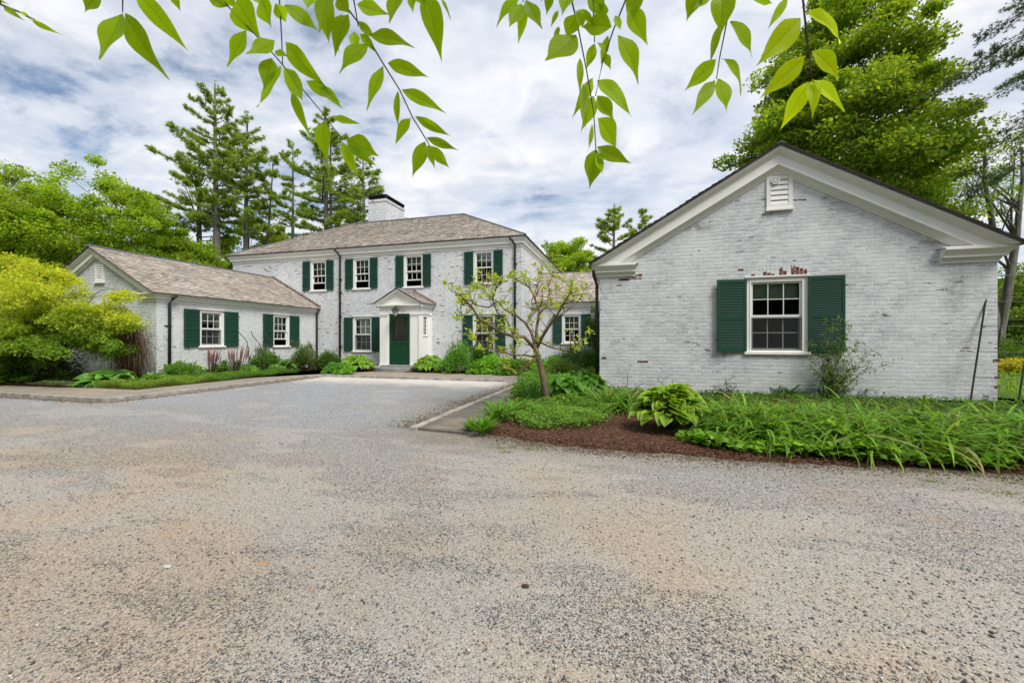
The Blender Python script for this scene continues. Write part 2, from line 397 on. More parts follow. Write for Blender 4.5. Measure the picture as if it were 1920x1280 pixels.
def gravelf(t, b):
    p = coords(t, 'Object'); sx = t.new('ShaderNodeSeparateXYZ'); t.l.new(p, sx.inputs[0])
    wp = t.mapping(p, scale=(.55, 1.5, 1), rot=(0, 0, R(6)))
    zone = t.noise(wp, .9, 6, .62, .5); zone2 = t.noise(p, .42, 5, .6, .8); zs = t.noise(wp, 2.6, 5, .6, .3)
    sand = t.math('ADD', t.math('ADD', t.math('MULTIPLY', zone, .45), t.math('MULTIPLY', zone2, .25)), t.math('MULTIPLY', zs, .33))
    yfar = t.mapr(sx.outputs[1], 3.4, 6.2)             # the back of the court has more loose blue-grey stone
    def blob(u, v, rx_, ry_):
        g_ = G(u, v); L_ = t.new('ShaderNodeVectorMath', _operation='LENGTH'); t.l.new(t.mapping(p, scale=(1/rx_, 1/ry_, 0), loc=(-g_.x/rx_, -g_.y/ry_, 0)), L_.inputs[0])
        return t.mapr(L_.outputs['Value'], 1.0, .0)
    for u_, v_, rx_, ry_, k_ in ((1500, 1060, 1.1, .55, .07), (1850, 1130, .6, .5, .07), (1050, 1000, 1.0, .5, .06), (300, 960, 2.2, .6, .03), (1250, 1235, .75, .28, -.10), (1500, 1270, .5, .2, -.10), (560, 1035, .8, .3, -.07),
                                 (1050, 1180, .5, .3, -.05), (400, 840, 4.0, 1.3, -.07), (700, 790, 3.5, 1.6, -.06), (1500, 940, 2.5, .5, -.05), (100, 1250, .9, .4, .03)):
        sand = t.math('ADD', sand, t.math('MULTIPLY', blob(u_, v_, rx_, ry_), k_))
    for r_c, k_ in ((11.6, .045), (13.15, .045), (12.4, -.02)):   # wheel tracks sweeping from the court out to the right
        L_ = t.new('ShaderNodeVectorMath', _operation='LENGTH'); t.l.new(t.mapping(p, scale=(1, 1, 0), loc=(-5, -13.5, 0)), L_.inputs[0])
        dd = t.math('ABSOLUTE', t.math('SUBTRACT', t.math('ADD', L_.outputs['Value'], t.math('MULTIPLY', t.math('SUBTRACT', zone2, .5), 1.6)), r_c))
        sand = t.math('ADD', sand, t.math('MULTIPLY', t.mapr(dd, .5, .08), k_))
    sandm = t.mapr(t.math('SUBTRACT', sand, t.math('MULTIPLY', yfar, .05)), .486, .528)
    def vor(scale, rnd=1.0):
        v = t.new('ShaderNodeTexVoronoi'); t.l.new(p, v.inputs['Vector']); v.inputs['Scale'].default_value = scale; v.inputs['Randomness'].default_value = rnd
        s_ = t.new('ShaderNodeSeparateColor'); t.l.new(v.outputs['Color'], s_.inputs[0]); return v.outputs['Distance'], s_.outputs[0], s_.outputs[1]
    d1, r1, g1 = vor(95); d2, r2, g2 = vor(48); d3, r3, g3 = vor(190)
    stones = t.ramp(r1, (0, (.045, .05, .058)), (.3, (.105, .112, .122)), (.65, (.18, .182, .185)), (.86, (.31, .295, .265)), (1, (.56, .54, .50)))
    stones2 = t.ramp(r2, (0, (.06, .068, .078)), (.4, (.16, .165, .17)), (.75, (.27, .245, .21)), (1, (.55, .52, .47)))
    st = t.mix(t.mapr(g2, .62, .64), stones, stones2)
    fines = t.ramp(r3, (0, (.19, .174, .152)), (.5, (.31, .285, .25)), (1, (.45, .415, .365)))
    # on the trodden sand only a share of the stones shows
    show = t.math('GREATER_THAN', g1, t.math('MULTIPLY', sandm, .84))
    inst = t.math('MULTIPLY', show, t.mapr(d1, .52, .40))
    c = t.mix(inst, fines, st)
    c = t.mix(t.math('MULTIPLY', t.ramp(t.noise(p, .8, 4, .5, .6), (.60, 0.0), (.72, 1.0)), .3), c, (.36, .24, .14))
    blue = t.math('MULTIPLY', yfar, t.mapr(zone2, .40, .56, .92, .45))
    c = t.mix(blue, c, t.ramp(r1, (0, (.15, .16, .18)), (.6, (.295, .31, .335)), (1, (.50, .50, .50))))
    tanp = t.math('MULTIPLY', t.mapr(t.noise(p, .5, 4, .6, .4), .47, .58), t.mapr(sx.outputs[1], 5.0, 3.2))
    c = t.mix(t.math('MULTIPLY', tanp, .6), c, t.mix(1.0, c, (1.08, .94, .78), 'MULTIPLY'))
    pale = t.math('MULTIPLY', t.mapr(t.math('ADD', sx.outputs[1], t.math('MULTIPLY', t.noise(p, 1.1, 5, .6), 2.2)), 11.3, 12.5), t.mapr(sx.outputs[0], 0.2, -.5))
    c = t.mix(t.math('MULTIPLY', pale, .85), c, t.ramp(r3, (0, (.50, .455, .41)), (1, (.72, .67, .61))))
    # dead leaves and moss washed up along the right edging and the bed
    e1 = t.math('MULTIPLY', t.mapr(t.math('SUBTRACT', sx.outputs[0], t.math('MULTIPLY', t.noise(p, 3, 4), .5)), -3.75, -3.35), t.mapr(sx.outputs[1], 4.6, 5.6))
    e2 = t.mapr(t.math('SUBTRACT', sx.outputs[1], t.math('MULTIPLY', t.noise(p, 2, 5), .9)), 3.75, 4.5)
    e2 = t.math('MULTIPLY', e2, t.mapr(sx.outputs[0], -4.2, -2.6))
    lit = t.math('MULTIPLY', t.math('MAXIMUM', e1, e2), .55)
    c = t.mix(lit, c, t.ramp(r1, (0, (.07, .05, .03)), (.5, (.19, .14, .09)), (.9, (.16, .17, .07)), (1, (.42, .35, .25))))
    setc(t, b, c, .9, .2)
    h = t.math('ADD', t.math('MULTIPLY', t.mapr(d1, .5, .1), t.math('ADD', t.math('MULTIPLY', show, .8), .12)), t.math('MULTIPLY', t.noise(p, 160, 3), .25))
    n1 = t.bump(zone2, .4, .08); t.put(b.inputs['Normal'], t.bump(h, .9, .007, n1))
gravel = mat('gravel', gravelf)
def stonepath(t, b):
    p = coords(t, 'Object')
    bt = t.new('ShaderNodeTexBrick'); q = t.mapping(p, rot=(0, 0, 0)); t.l.new(q, bt.inputs['Vector'])
    bt.inputs['Scale'].default_value = 1; bt.inputs['Brick Width'].default_value = 1.1; bt.inputs['Row Height'].default_value = .62
    bt.inputs['Mortar Size'].default_value = .012; bt.inputs['Mortar Smooth'].default_value = .4; bt.offset = .37; bt.squash = 1.4; bt.squash_frequency = 2
    bt.inputs['Color1'].default_value = (.26, .24, .21, 1); bt.inputs['Color2'].default_value = (.33, .27, .21, 1); bt.inputs['Mortar'].default_value = (.10, .085, .06, 1)
    n = t.noise(p, 2.2, 7, .65, .3); sx = t.new('ShaderNodeSeparateXYZ'); t.l.new(p, sx.inputs[0])
    c = t.mix(t.ramp(n, (.42, 0.0), (.62, .6)), bt.outputs['Color'], (.19, .18, .17))
    c = t.mix(t.ramp(t.noise(p, 1.1, 5, .6), (.5, 0.0), (.66, .6)), c, (.38, .27, .15))
    wet = t.math('MULTIPLY', t.mapr(sx.outputs[0], -4, -3), t.ramp(t.noise(p, .9, 6, .7), (.30, .0), (.55, .8)))
    c = t.mix(wet, c, (.075, .068, .06))
    setc(t, b, c, .8, .25)
    h = t.math('SUBTRACT', t.math('MULTIPLY', t.noise(p, 18, 5), .4), bt.outputs['Fac']); t.put(b.inputs['Normal'], t.bump(h, .6, .012))
flag = mat('flagstone', stonepath)
kerbm = mat('granite_edging', flat((.30, .285, .26), .85, .2, .35, 5))
stepm = mat('step_stone', flat((.24, .24, .23), .85, .2, .3, 7))
def mulchf(t, b):
    p = coords(t, 'Object'); v = t.new('ShaderNodeTexVoronoi'); q = t.mapping(p, scale=(1, 2.2, 1), rot=(0, 0, .6)); t.l.new(q, v.inputs['Vector']); v.inputs['Scale'].default_value = 45
    s_ = t.new('ShaderNodeSeparateColor'); t.l.new(v.outputs['Color'], s_.inputs[0])
    c = t.ramp(s_.outputs[0], (0, (.030, .014, .009)), (.5, (.095, .044, .027)), (.9, (.17, .085, .05)), (1, (.32, .22, .15)))
    c = t.mix(t.ramp(t.noise(p, 3, 5), (.4, 0.0), (.7, .4)), c, (.05, .025, .018))
    setc(t, b, c, .95, .1); t.put(b.inputs['Normal'], t.bump(t.math('ADD', v.outputs['Distance'], t.noise(p, 30, 4)), 1.0, .02))
mulch = mat('mulch', mulchf)
def lawnf(t, b):
    p = coords(t, 'Object'); n = t.noise(p, 1.2, 7, .6); n2 = t.noise(p, 40, 4)
    c = t.mix(n2, t.ramp(n, (.35, (.05, .12, .018)), (.65, (.13, .21, .03))), (.03, .09, .01)); setc(t, b, c, .9, .15)
    t.put(b.inputs['Normal'], t.bump(n2, 1.0, .04))
lawn = mat('lawn', lawnf)
soil = mulch

# ------------------------------------------------------------------ ground
def sheet(name, pts, m, z=None, thick=0, label=None, kind='structure', sub=None):
    mb = MB()
    if thick: mb.extrude([(x, y, z-thick) for x, y in pts], (0, 0, thick), m)
    else: mb.poly([(x, y, z) for x, y in pts], m)
    o = mb.build(name); o['kind'] = kind
    return o
sheet('ground', [(-400, -400), (400, -400), (400, 400), (-400, 400)], lawn, -.04)
sheet('driveway', [(-60, -14), (60, -14), (60, 5.6), (7.9, 5.6), (-1.9, 6.1), (-3.03, 6.1), (-3.03, 12.3), (-10.6, 12.3), (-10.6, 6.1), (-60, 6.1)], gravel, 0)

def fuzz(pts, step=.12, amp=.05, seed=0):
    rr = random.Random(seed); out = []
    for i in range(len(pts)):
        a, c = Vector(pts[i]), Vector(pts[(i+1) % len(pts)]); n = max(1, int((c-a).length/step))
        for k in range(n): q = a.lerp(c, k/n); out.append((q.x+rr.uniform(-amp, amp), q.y+rr.uniform(-amp, amp)))
    return out
# raised beds
KX = -10.45; KY = 5.97; PB0, PB1 = 12.15, 14.0; RX = -3.03
g1 = [G(872, 806), G(940, 818), G(1000, 828), G(1080, 838), G(1150, 846), G(1260, 852), G(1400, 864), G(1600, 874), G(1800, 882), G(1920, 888)]
front = [(p.x, p.y) for p in g1]+[(5.2, 5.3), (9.5, 5.8)]
def mound(name, pts, z0, h, seed):   # a gently heaped bed with a ragged rim
    P_ = fuzz(pts, .10, .045, seed); cxm = sum(p[0] for p in P_)/len(P_); cym = sum(p[1] for p in P_)/len(P_)
    mb = MB(); ins = []
    n = len(P_)
    area = sum(P_[i][0]*P_[(i+1) % n][1]-P_[(i+1) % n][0]*P_[i][1] for i in range(n)); sg = 1 if area > 0 else -1
    for i in range(n):
        a = Vector(P_[i-3]); c = Vector(P_[(i+3) % n]); t_ = (c-a).normalized(); nrm = Vector((-t_.y, t_.x))*sg
        q = Vector(P_[i])+nrm*.22; ins.append((q.x, q.y))
    for i in range(n):
        j = (i+1) % n; mb.poly([(*P_[i], z0), (*P_[j], z0), (*ins[j], z0+h), (*ins[i], z0+h)], mulch)
    mb.poly([(*q, z0+h) for q in ins], mulch)
    o = mb.build(name, smooth=False); o['kind'] = 'structure'; return o
mound('mulch_bed', front+[(9.5, 10.6), (-.66, 10.6), (-.66, 17.9), (-3.0, 17.9), (-3.0, 14.1), (-.9, 14.1), (-1.85, 12.1), (-1.93, 6.0)], .003, .045, 2)
mound('mulch_bed', [(-13.95, 14.1), (-13.95, 7.4), (-19.0, 7.2), (-19.5, 9.2), (-21, 9.2), (-21, 7.25), (-11.75, 7.25), (-11.75, 14.02), (-9.6, 14.05), (-9.95, 16.1), (-13.9, 16.1)], .048, .04, 3)
mound('mulch_bed', [(-8.1, 16.1), (-8.35, 14.05), (-3.0, 14.05), (-3.0, 16.1)], .048, .04, 4)
# soil under the beds, up to and under the walls
for i_, (xa, xb, ya, yb_) in enumerate(((-21, -11.76, 7.4, 16.3), (-11.9, -9.5, 14.01, 16.3), (-8.4, -2.9, 14.01, 16.3), (-4.2, -.6, 14.1, 18.2), (-.9, 9.3, 7.2, 10.8), (-1.75, -.6, 7.2, 18.0))):
    sheet('soil', [(xa, ya), (xb, ya), (xb, yb_), (xa, yb_)], mulch, .047-.003*i_)
# paths
sheet('path', [(-24, KY+.11), (KX-.11, KY+.11), (KX-.11, 7.3), (-24, 7.3)], flag, .060, .09)
sheet('path', [(-11.75, 7.304), (KX-.11, 7.304), (KX-.11, PB0+.1), (-11.75, PB0+.1)], flag, .060, .09)
sheet('path', [(-11.75, PB0+.104), (-.8, PB0+.104), (-.8, PB1), (-11.75, PB1)], flag, .056, .09)
sheet('path', [(RX+.12, 5.34), (-1.95, 5.22), (-1.8, PB0+.1), (RX+.12, PB0+.1)], flag, .034, .05)
mb = MB(); rr = random.Random(4)
def kerb_run(a, c, wd, top, L=1.2):
    a, c = Vector(a), Vector(c); d = c-a; n = max(1, round(d.length/L)); d /= n; t_ = d.normalized(); nn = Vector((-t_.y, t_.x))*wd
    for i in range(n):
        p = a+d*i+t_*.004; q = a+d*(i+1)-t_*.004; z = top+rr.uniform(-.006, .006); j = nn*rr.uniform(-.06, .06)
        mb.hull8([(*(p+j), -.02), (*(q+j), -.02), (*(q+nn+j), -.02), (*(p+nn+j), -.02), (*(p+j), z), (*(q+j), z), (*(q+nn+j), z), (*(p+nn+j), z)], kerbm)
kerb_run((-24, KY), (KX-.1, KY), .10, .072); kerb_run((KX, KY), (KX, PB0), .10, .072); kerb_run((KX-.1, PB0), (RX, PB0), .10, .068)
kerb_run((RX+.12, 5.30), (RX+.12, PB0), .12, .05)
kb = mb.build('kerb', bevel=.008); kb['kind'] = 'structure'

# ------------------------------------------------------------------ building helpers
def T_front(x, Y, z): return Matrix.Translation((x, Y, z))                       # wall facing the camera (-Y)
def T_side(X, y, z): return Matrix.Translation((X, y, z)) @ Matrix(((0,-1,0,0),(1,0,0,0),(0,0,1,0),(0,0,0,1)))   # wall facing +X
def wall_grid(mb, xf, x0, x1, z0, z1, holes, m, reveal=.11):
    xs = sorted({x0, x1, *[h[0] for h in holes], *[h[1] for h in holes]}); zs = sorted({z0, z1, *[h[2] for h in holes], *[h[3] for h in holes]})
    for i in range(len(xs)-1):
        for k in range(len(zs)-1):
            xm, zm = (xs[i]+xs[i+1])/2, (zs[k]+zs[k+1])/2
            if any(h[0] < xm < h[1] and h[2] < zm < h[3] for h in holes): continue
            mb.poly([xf @ Vector(p) for p in ((xs[i], 0, zs[k]), (xs[i+1], 0, zs[k]), (xs[i+1], 0, zs[k+1]), (xs[i], 0, zs[k+1]))], m)
    for a, b, c, d in holes:
        for p in (((a,0,c),(a,0,d),(a,reveal,d),(a,reveal,c)), ((b,0,d),(b,0,c),(b,reveal,c),(b,reveal,d)),
                  ((a,0,d),(b,0,d),(b,reveal,d),(a,reveal,d)), ((b,0,c),(a,0,c),(a,reveal,c),(b,reveal,c))):
            mb.poly([xf @ Vector(q) for q in p], m)

def ring(mb, x0, x1, z0, z1, t, y0, y1, m, tb=None, tt=None):
    tb = tb or t; tt = tt or t
    mb.box(x0, x0+t, y0, y1, z0, z1, m); mb.box(x1-t, x1, y0, y1, z0, z1, m)
    mb.box(x0+t, x1-t, y0, y1, z0, z0+tb, m); mb.box(x0+t, x1-t, y0, y1, z1-tt, z1, m)
CAS = .10; SILL = .065
def window(parent, xf, w, h, lift=0.0, shade=.5, cols=3, rows=2, scr=True, label=None, mid=.5, cas=CAS):
    """xf: lower left corner of the glazed opening, w x h the opening inside the casing"""
    f = MB(); ring(f, -cas, w+cas, -.03, h+cas, cas, .015, .10, white, tb=.03)
    ring(f, -.03, w+.03, -.03, h+.03, .03, .005, .016, white)
    f.box(-cas-.03, w+cas+.03, -.035, .02, h+cas, h+cas+.035, trim)
    o = f.build('window', parent, label, xf=xf)
    s = MB(); s.box(-cas-.05, w+cas+.05, -.055, .12, -.03-SILL, -.03, trim); s.build('sill', o, xf=xf, bevel=.006)
    hm = h*mid
    def sashm(z0, z1, y, nm):
        s = MB(); ring(s, 0.0, w, z0, z1, .042, y, y+.035, sash, tb=.05, tt=.042)
        gx0, gx1, gz0, gz1 = .042, w-.042, z0+.05, z1-.042
        for i in range(1, cols):
            x = gx0+(gx1-gx0)*i/cols; s.box(x-.009, x+.009, y+.006, y+.03, gz0, gz1, sash)
        for i in range(1, rows):
            z = gz0+(gz1-gz0)*i/rows
            for k in range(cols): s.box(gx0+(gx1-gx0)*k/cols+.009, gx0+(gx1-gx0)*(k+1)/cols-.009, y+.006, y+.03, z-.009, z+.009, sash)
        so_ = s.build('sash', o, xf=xf)
        g = MB(); g.poly([(gx0, y+.018, gz0), (gx1, y+.018, gz0), (gx1, y+.018, gz1), (gx0, y+.018, gz1)], glass); g.build('pane', o, xf=xf)
    sashm(hm-.02, h, .045, 'upper'); sashm(lift, hm+.02+lift, .083, 'lower')
    if scr:
        s = MB(); ring(s, .005, w-.005, .0, hm-.022, .028, .030, .044, greyscr); s.poly([(.03, .037, .028), (w-.03, .037, .028), (w-.03, .037, hm-.05), (.03, .037, hm-.05)], screen)
        s.build('insect_or_dimming_screen', o, xf=xf)
    if shade:
        s = MB(); s.box(.02, w-.02, .20, .215, h*(1-shade), h+.02, blind); s.build('blind', o, xf=xf)
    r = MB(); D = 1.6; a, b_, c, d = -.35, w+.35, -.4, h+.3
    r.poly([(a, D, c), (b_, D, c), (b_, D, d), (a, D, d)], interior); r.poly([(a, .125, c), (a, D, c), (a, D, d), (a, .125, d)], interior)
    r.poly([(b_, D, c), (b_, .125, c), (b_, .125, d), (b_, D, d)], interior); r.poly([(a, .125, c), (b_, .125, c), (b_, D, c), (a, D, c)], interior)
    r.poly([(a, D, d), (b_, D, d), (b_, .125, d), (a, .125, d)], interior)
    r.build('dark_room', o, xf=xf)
    return o
def shutter(parent, xf, w, h, step=.042, swing=0.0, label=None):
    s = MB(); st = min(.055, w*.13); y0, y1 = -.045, -.012; mr = h*.45
    s.box(0, st, y0, y1, 0, h, green); s.box(w-st, w, y0, y1, 0, h, green)
    for a, b_ in ((0, .10), (mr, mr+.07), (h-.075, h)): s.box(st, w-st, y0+.001, y1-.001, a, b_, green)
    for z0, z1 in ((.10, mr), (mr+.07, h-.075)):
        n = max(3, int((z1-z0)/step)); d = (z1-z0)/n
        for i in range(n):
            z = z0+d*(i+.15)
            s.hull8([(st, y0+.004, z), (w-st, y0+.004, z), (w-st, y1-.004, z+d*.75), (st, y1-.004, z+d*.75),
                     (st, y0+.004, z+.009), (w-st, y0+.004, z+.009), (w-st, y1-.004, z+d*.75+.009), (st, y1-.004, z+d*.75+.009)], green)
    s.poly([(st, y1-.0015, .1), (w-st, y1-.0015, .1), (w-st, y1-.0015, h-.07), (st, y1-.0015, h-.07)], green)
    M = xf @ (Matrix.Rotation(-swing, 4, 'Z') if swing >= 0 else Matrix.Translation((w, 0, 0)) @ Matrix.Rotation(-swing, 4, 'Z') @ Matrix.Translation((-w, 0, 0)))
    o = s.build('shutter', parent, label, xf=M)
    k = MB(); k.tube([(w*.2, -.03, .01), (w*.2+.01, -.055, -.03), (w*.2+.035, -.05, -.08), (w*.2+.05, -.045, -.10)], .009, blackm, 6)
    k.box(w*.15, w*.3, -.03, .0, -.012, .004, blackm); k.build('shutter_hook', o, xf=M)
    h_ = MB()
    for z in (h*.16, h*.86): h_.box(w-.02 if swing >= 0 else -.05, w+.05 if swing >= 0 else .02, -.052, -.044, z, z+.022, blackm)
    h_.build('hinge', o, xf=M, split=True)
    return o

def sweep(mb, path, prof, m):
    """path: 2-D points, outward = right-hand side; prof: closed outline (out, z)"""
    P_ = [Vector(p) for p in path]; n = len(P_); k = len(prof); rows = []
    for i, p in enumerate(P_):
        d0 = (P_[i]-P_[i-1]).normalized() if i else None; d1 = (P_[i+1]-P_[i]).normalized() if i < n-1 else None
        if d0 is None: nn = Vector((d1.y, -d1.x))
        elif d1 is None: nn = Vector((d0.y, -d0.x))
        else:
            a = Vector((d0.y, -d0.x)); b = Vector((d1.y, -d1.x)); s_ = (a+b).normalized(); nn = s_/max(.2, s_.dot(a))
        rows.append([(p.x+nn.x*o, p.y+nn.y*o, z) for o, z in prof])
    b = len(mb.v); q = mb.mi(m)
    for r in rows: mb.v += r
    for i in range(n-1):
        for j in range(k):
            jj = (j+1) % k; mb.f.append((b+i*k+j, b+(i+1)*k+j, b+(i+1)*k+jj, b+i*k+jj)); mb.m.append(q)
    mb.f.append(tuple(b+j for j in range(k))); mb.m.append(q); mb.f.append(tuple(b+(n-1)*k+j for j in reversed(range(k)))); mb.m.append(q)
def cprof(zt, s=1.0, out=.2, fr=.28):
    o = out
    return [(0, zt), (o, zt), (o, zt-.035*s), (o*.86, zt-.05*s), (o*.74, zt-.08*s), (o*.60, zt-.105*s), (o*.55, zt-.12*s), (o*.55, zt-.155*s), (o*.22, zt-.156*s),
            (o*.22, zt-fr*.78), (o*.12, zt-fr*.85), (o*.12, zt-fr), (0, zt-fr)]

def shingles(name, parent, A, B, C, D, course=.135, seed=0, lift=.021, label=None, wid=(.10, .22), mt=None):
    """A,B eave left/right, C,D ridge right/left (seen from outside); outward normal = (B-A)x(D-A)"""
    A, B, C, D = map(Vector, (A, B, C, D)); nrm = (B-A).cross(D-A).normalized() if (D-A).length > .01 else (B-A).cross(C-A).normalized()
    rr = random.Random(seed); sl = ((D+C)/2-(A+B)/2); n = max(2, int(((D-A)-(B-A)*((D-A).dot(B-A)/(B-A).length_squared)).length/course))
    V = []; F = []; Cc = []
    for k in range(n):
        t0, t1 = k/n, min(1.0, (k+1.25)/n)
        l0, r0 = A.lerp(D, t0), B.lerp(C, t0); l1, r1 = A.lerp(D, t1), B.lerp(C, t1)
        w0 = (r0-l0).length
        if w0 < .05: continue
        d = (r0-l0)/w0; x = -rr.uniform(0, .1); la = (l1-l0).dot(d); lb = (r1-l0).dot(d); up = (l1-l0)-d*la
        while x < w0:
            w = rr.uniform(*wid); a, b = max(x, 0), min(x+w-.004, w0); x += w
            if b-a < .01: continue
            a1, b1 = max(a, la), min(b, lb)
            if b1 <= a1: a1 = b1 = min(max((a+b)/2, la), lb) if lb > la else (la+lb)/2
            L_ = lift*rr.uniform(.7, 1.5); dz = up.normalized()*rr.uniform(-.008, .008)
            p = [l0+d*a+nrm*L_-dz, l0+d*b+nrm*L_-dz, l0+up+d*b1+nrm*.002, l0+up+d*a1+nrm*.002, l0+d*a-nrm*.004-dz, l0+d*b-nrm*.004-dz]
            i = len(V); V += [tuple(q) for q in p]; F += [(i, i+1, i+2, i+3), (i+4, i+5, i+1, i)]
            c = min(1, max(0, rr.gauss(.45, .24))); Cc += [(c, c, c, 1)]*6
    i = len(V); V += [tuple(q-nrm*.006) for q in (A, B, C, D)]; F.append((i, i+1, i+2, i+3)); Cc += [(.1, .1, .1, 1)]*4
    me = bpy.data.meshes.new(name); me.from_pydata(V, [], F); me.materials.append(mt or shingle)
    ca = me.color_attributes.new('Col', 'FLOAT_COLOR', 'POINT'); ca.data.foreach_set('color', np.array(Cc, np.float32).ravel())
    me.validate(); me.update(); return link(name, me, parent, label)
def downspout(parent, pts, r=.04, straps=(), label=None):
    m = MB(); m.tube(pts, r, blackm, 8); o = m.build('downspout', parent, label, smooth=True)
    k = MB()
    for x, y, z in straps: k.box(x-.085, x+.085, y-.012, y+.06, z-.012, z+.012, blackm)
    if straps: k.build('bracket', o, split=True)
    return o
def chips(mb, xf, spots, seed=0):   # single bricks that have lost their paint, 3 mm proud so the faces never coincide
    r_ = random.Random(seed)
    for x0, x1, z0, z1 in spots:
        n = 9; top = [(x0+(x1-x0)*i/n, z1-r_.uniform(0, .25)*(z1-z0)) for i in range(n+1)]; bot = [(x0+(x1-x0)*i/n, z0+r_.uniform(0, .25)*(z1-z0)) for i in range(n+1)]
        mb.poly([xf @ Vector((x, -.003, z)) for x, z in bot]+[xf @ Vector((x, -.003, z)) for x, z in reversed(top)], redbrick)

# ------------------------------------------------------------------ the brick cottage on the right
Y1 = 10.68; XL, XR = -.67, 7.24; YB = 22.6
cot = empty('brick_cottage', (3.285, Y1, 0), 'low white painted brick building nearest the camera, one window in its gable end', 'building')
EY = Y1-.30; XE0, XE1 = -.86, 7.43; XP = 3.285; ZE, ZP = 3.22, 5.65; SL = (ZP-ZE)/(XP-XE0)
gx0, gx1 = XY(1408.5, Y1), XY(1504.5, Y1); gz0, gz1 = ZZ(657, 3.3, Y1), ZZ(527.5, 3.3, Y1)
hole = (gx0-CAS, gx1+CAS, gz0-.095, gz1+CAS)
mb = MB(); xf0 = T_front(0, Y1, 0)
wall_grid(mb, xf0, XL, XR, 0, 2.95, [hole], brick_near)
off = .52
zl = ZP-off-SL*(XP-XL)
mb.poly([(XL, Y1, 2.95), (XR, Y1, 2.95), (XR, Y1, zl), (XP, Y1, ZP-off), (XL, Y1, zl)] if zl > 2.951 else [(XL, Y1, 2.95), (XR, Y1, 2.95), (XP, Y1, ZP-off+.0)], brick_near)
mb.box(XL, XR, YB-.01, YB, 0, 3, brick_near)
mb.poly([(XL, YB, 0), (XL, Y1, 0), (XL, Y1, 3), (XL, YB, 3)], brick_near); mb.poly([(XR, Y1, 0), (XR, YB, 0), (XR, YB, 3), (XR, Y1, 3)], brick_near)
mb.poly([(XR, YB, 3), (XL, YB, 3), (XP, YB, 5.2)], brick_near)
mb.build('wall', cot)
# bare bricks where the paint has gone
mb = MB(); z_ = lambda v, u: ZZ(v, XY(u, Y1), Y1)
def px(u0, u1, v0, v1): return (XY(u0, Y1), XY(u1, Y1), z_(v1, (u0+u1)/2), z_(v0, (u0+u1)/2))
chips(mb, xf0, [px(1173, 1195, 513.7, 520), px(1196.5, 1204, 513, 519), px(1160, 1181, 521.5, 527), px(1183, 1203, 520.5, 524), px(1128, 1137, 668, 673.5), px(1195, 1215, 675.5, 680),
                px(1132, 1147, 729, 733), px(1489, 1502, 373, 376.5), px(1503, 1512, 373, 376.5),
                px(1384, 1394, 503, 508.5), px(1861.5, 1874, 672.5, 679.5), px(1864.5, 1874.5, 705, 711), px(1864, 1874.5, 722, 728.5), px(1843, 1855, 741, 744), px(1842, 1850, 749, 753)], 5)
mb.build('bare_brick', cot, split=True)
mb = MB()
def soldier(mb, x0, x1, z0, z1, xf, seed, bare):
    r_ = random.Random(seed); n = int((x1-x0)/.078)
    for i in range(n):
        a = x0+(x1-x0)*i/n; b = x0+(x1-x0)*(i+1)/n-.007
        mb.box(*[0]*0, *(a, b, 0, .02, z0, z1-r_.uniform(0, .006)), white) if False else mb.hull8([xf @ Vector(q) for q in ((a,-.004,z0),(b,-.004,z0),(b,.02,z0),(a,.02,z0),(a,-.004,z1),(b,-.004,z1),(b,.02,z1),(a,.02,z1))], brick_wing)
        if i in bare:
            h = (z1-z0)*bare[i]; pts = [(a+.004, z0)]+[(a+.004+(b-a-.008)*k/5, z0+h*r_.uniform(.6, 1)) for k in range(6)]+[(b-.004, z0)]
            mb.poly([xf @ Vector((x, -.007, z)) for x, z in pts], redbrick)
soldier(mb, hole[0]+.02, hole[1]-.0, hole[3]+.045, hole[3]+.28, xf0, 3, {1: .2, 4: .45, 5: .3, 6: .15, 8: .85, 9: .45, 11: .98, 12: .95, 13: .6, 14: .5, 15: .3})
mb.build('brick_header', cot, 'upright brick header with paint flaked off')
w_ = window(cot, T_front(gx0, Y1, gz0), gx1-gx0, gz1-gz0, shade=.25, label=None)
sh0, sh1 = XY(1346, Y1), XY(1398, Y1)
shutter(cot, T_front(hole[0]-.645, Y1, gz0-.03), .64, gz1-gz0+.10, .036, -R(5.5))
shutter(cot, T_front(hole[1]+.005, Y1, gz0-.03), .69, gz1-gz0+.12, .036, R(2.0))
# gable vent with louvres
vx0, vx1 = XY(1436.5, Y1), XY(1485.5, Y1); vz0, vz1 = z_(392, 1460), z_(321, 1460)
mb = MB(); ring(mb, vx0, vx1, vz0, vz1, .085, Y1-.035, Y1+.02, white); mb.box(vx0-.02, vx1+.02, Y1-.07, Y1+.01, vz1, vz1+.035, trim); mb.box(vx0-.02, vx1+.02, Y1-.07, Y1+.01, vz0-.04, vz0, trim)
vent = mb.build('gable_vent', cot)
mb = MB(); mb.box(vx0+.085, vx1-.085, Y1-.008, Y1-.004, vz0+.08, vz1-.08, interior); n = 6; d = (vz1-vz0-.17)/n
for i in range(n):
    z = vz0+.085+d*i; mb.hull8([(vx0+.09, Y1-.034, z), (vx1-.09, Y1-.034, z), (vx1-.09, Y1-.012, z+d*.8), (vx0+.09, Y1-.012, z+d*.8), (vx0+.09, Y1-.034, z+.03), (vx1-.09, Y1-.034, z+.03), (vx1-.09, Y1-.012, z+d*.8+.02), (vx0+.09, Y1-.012, z+d*.8+.02)], white)
mb.build('louvre', vent)
mb = MB(); c_ = Vector((vx0+.17, Y1-.055, vz1-.22))
for i in range(12):
    a = i*math.pi/6; mb.box(c_.x+.07*math.cos(a)-.017, c_.x+.07*math.cos(a)+.017, Y1-.07, Y1-.03, c_.z+.07*math.sin(a)-.017, c_.z+.07*math.sin(a)+.017, white)
mb.tube([c_+Vector((0, -.02, 0)), c_+Vector((0, .03, 0))], .035, white, 12); mb.build('round_vent_cap', vent)
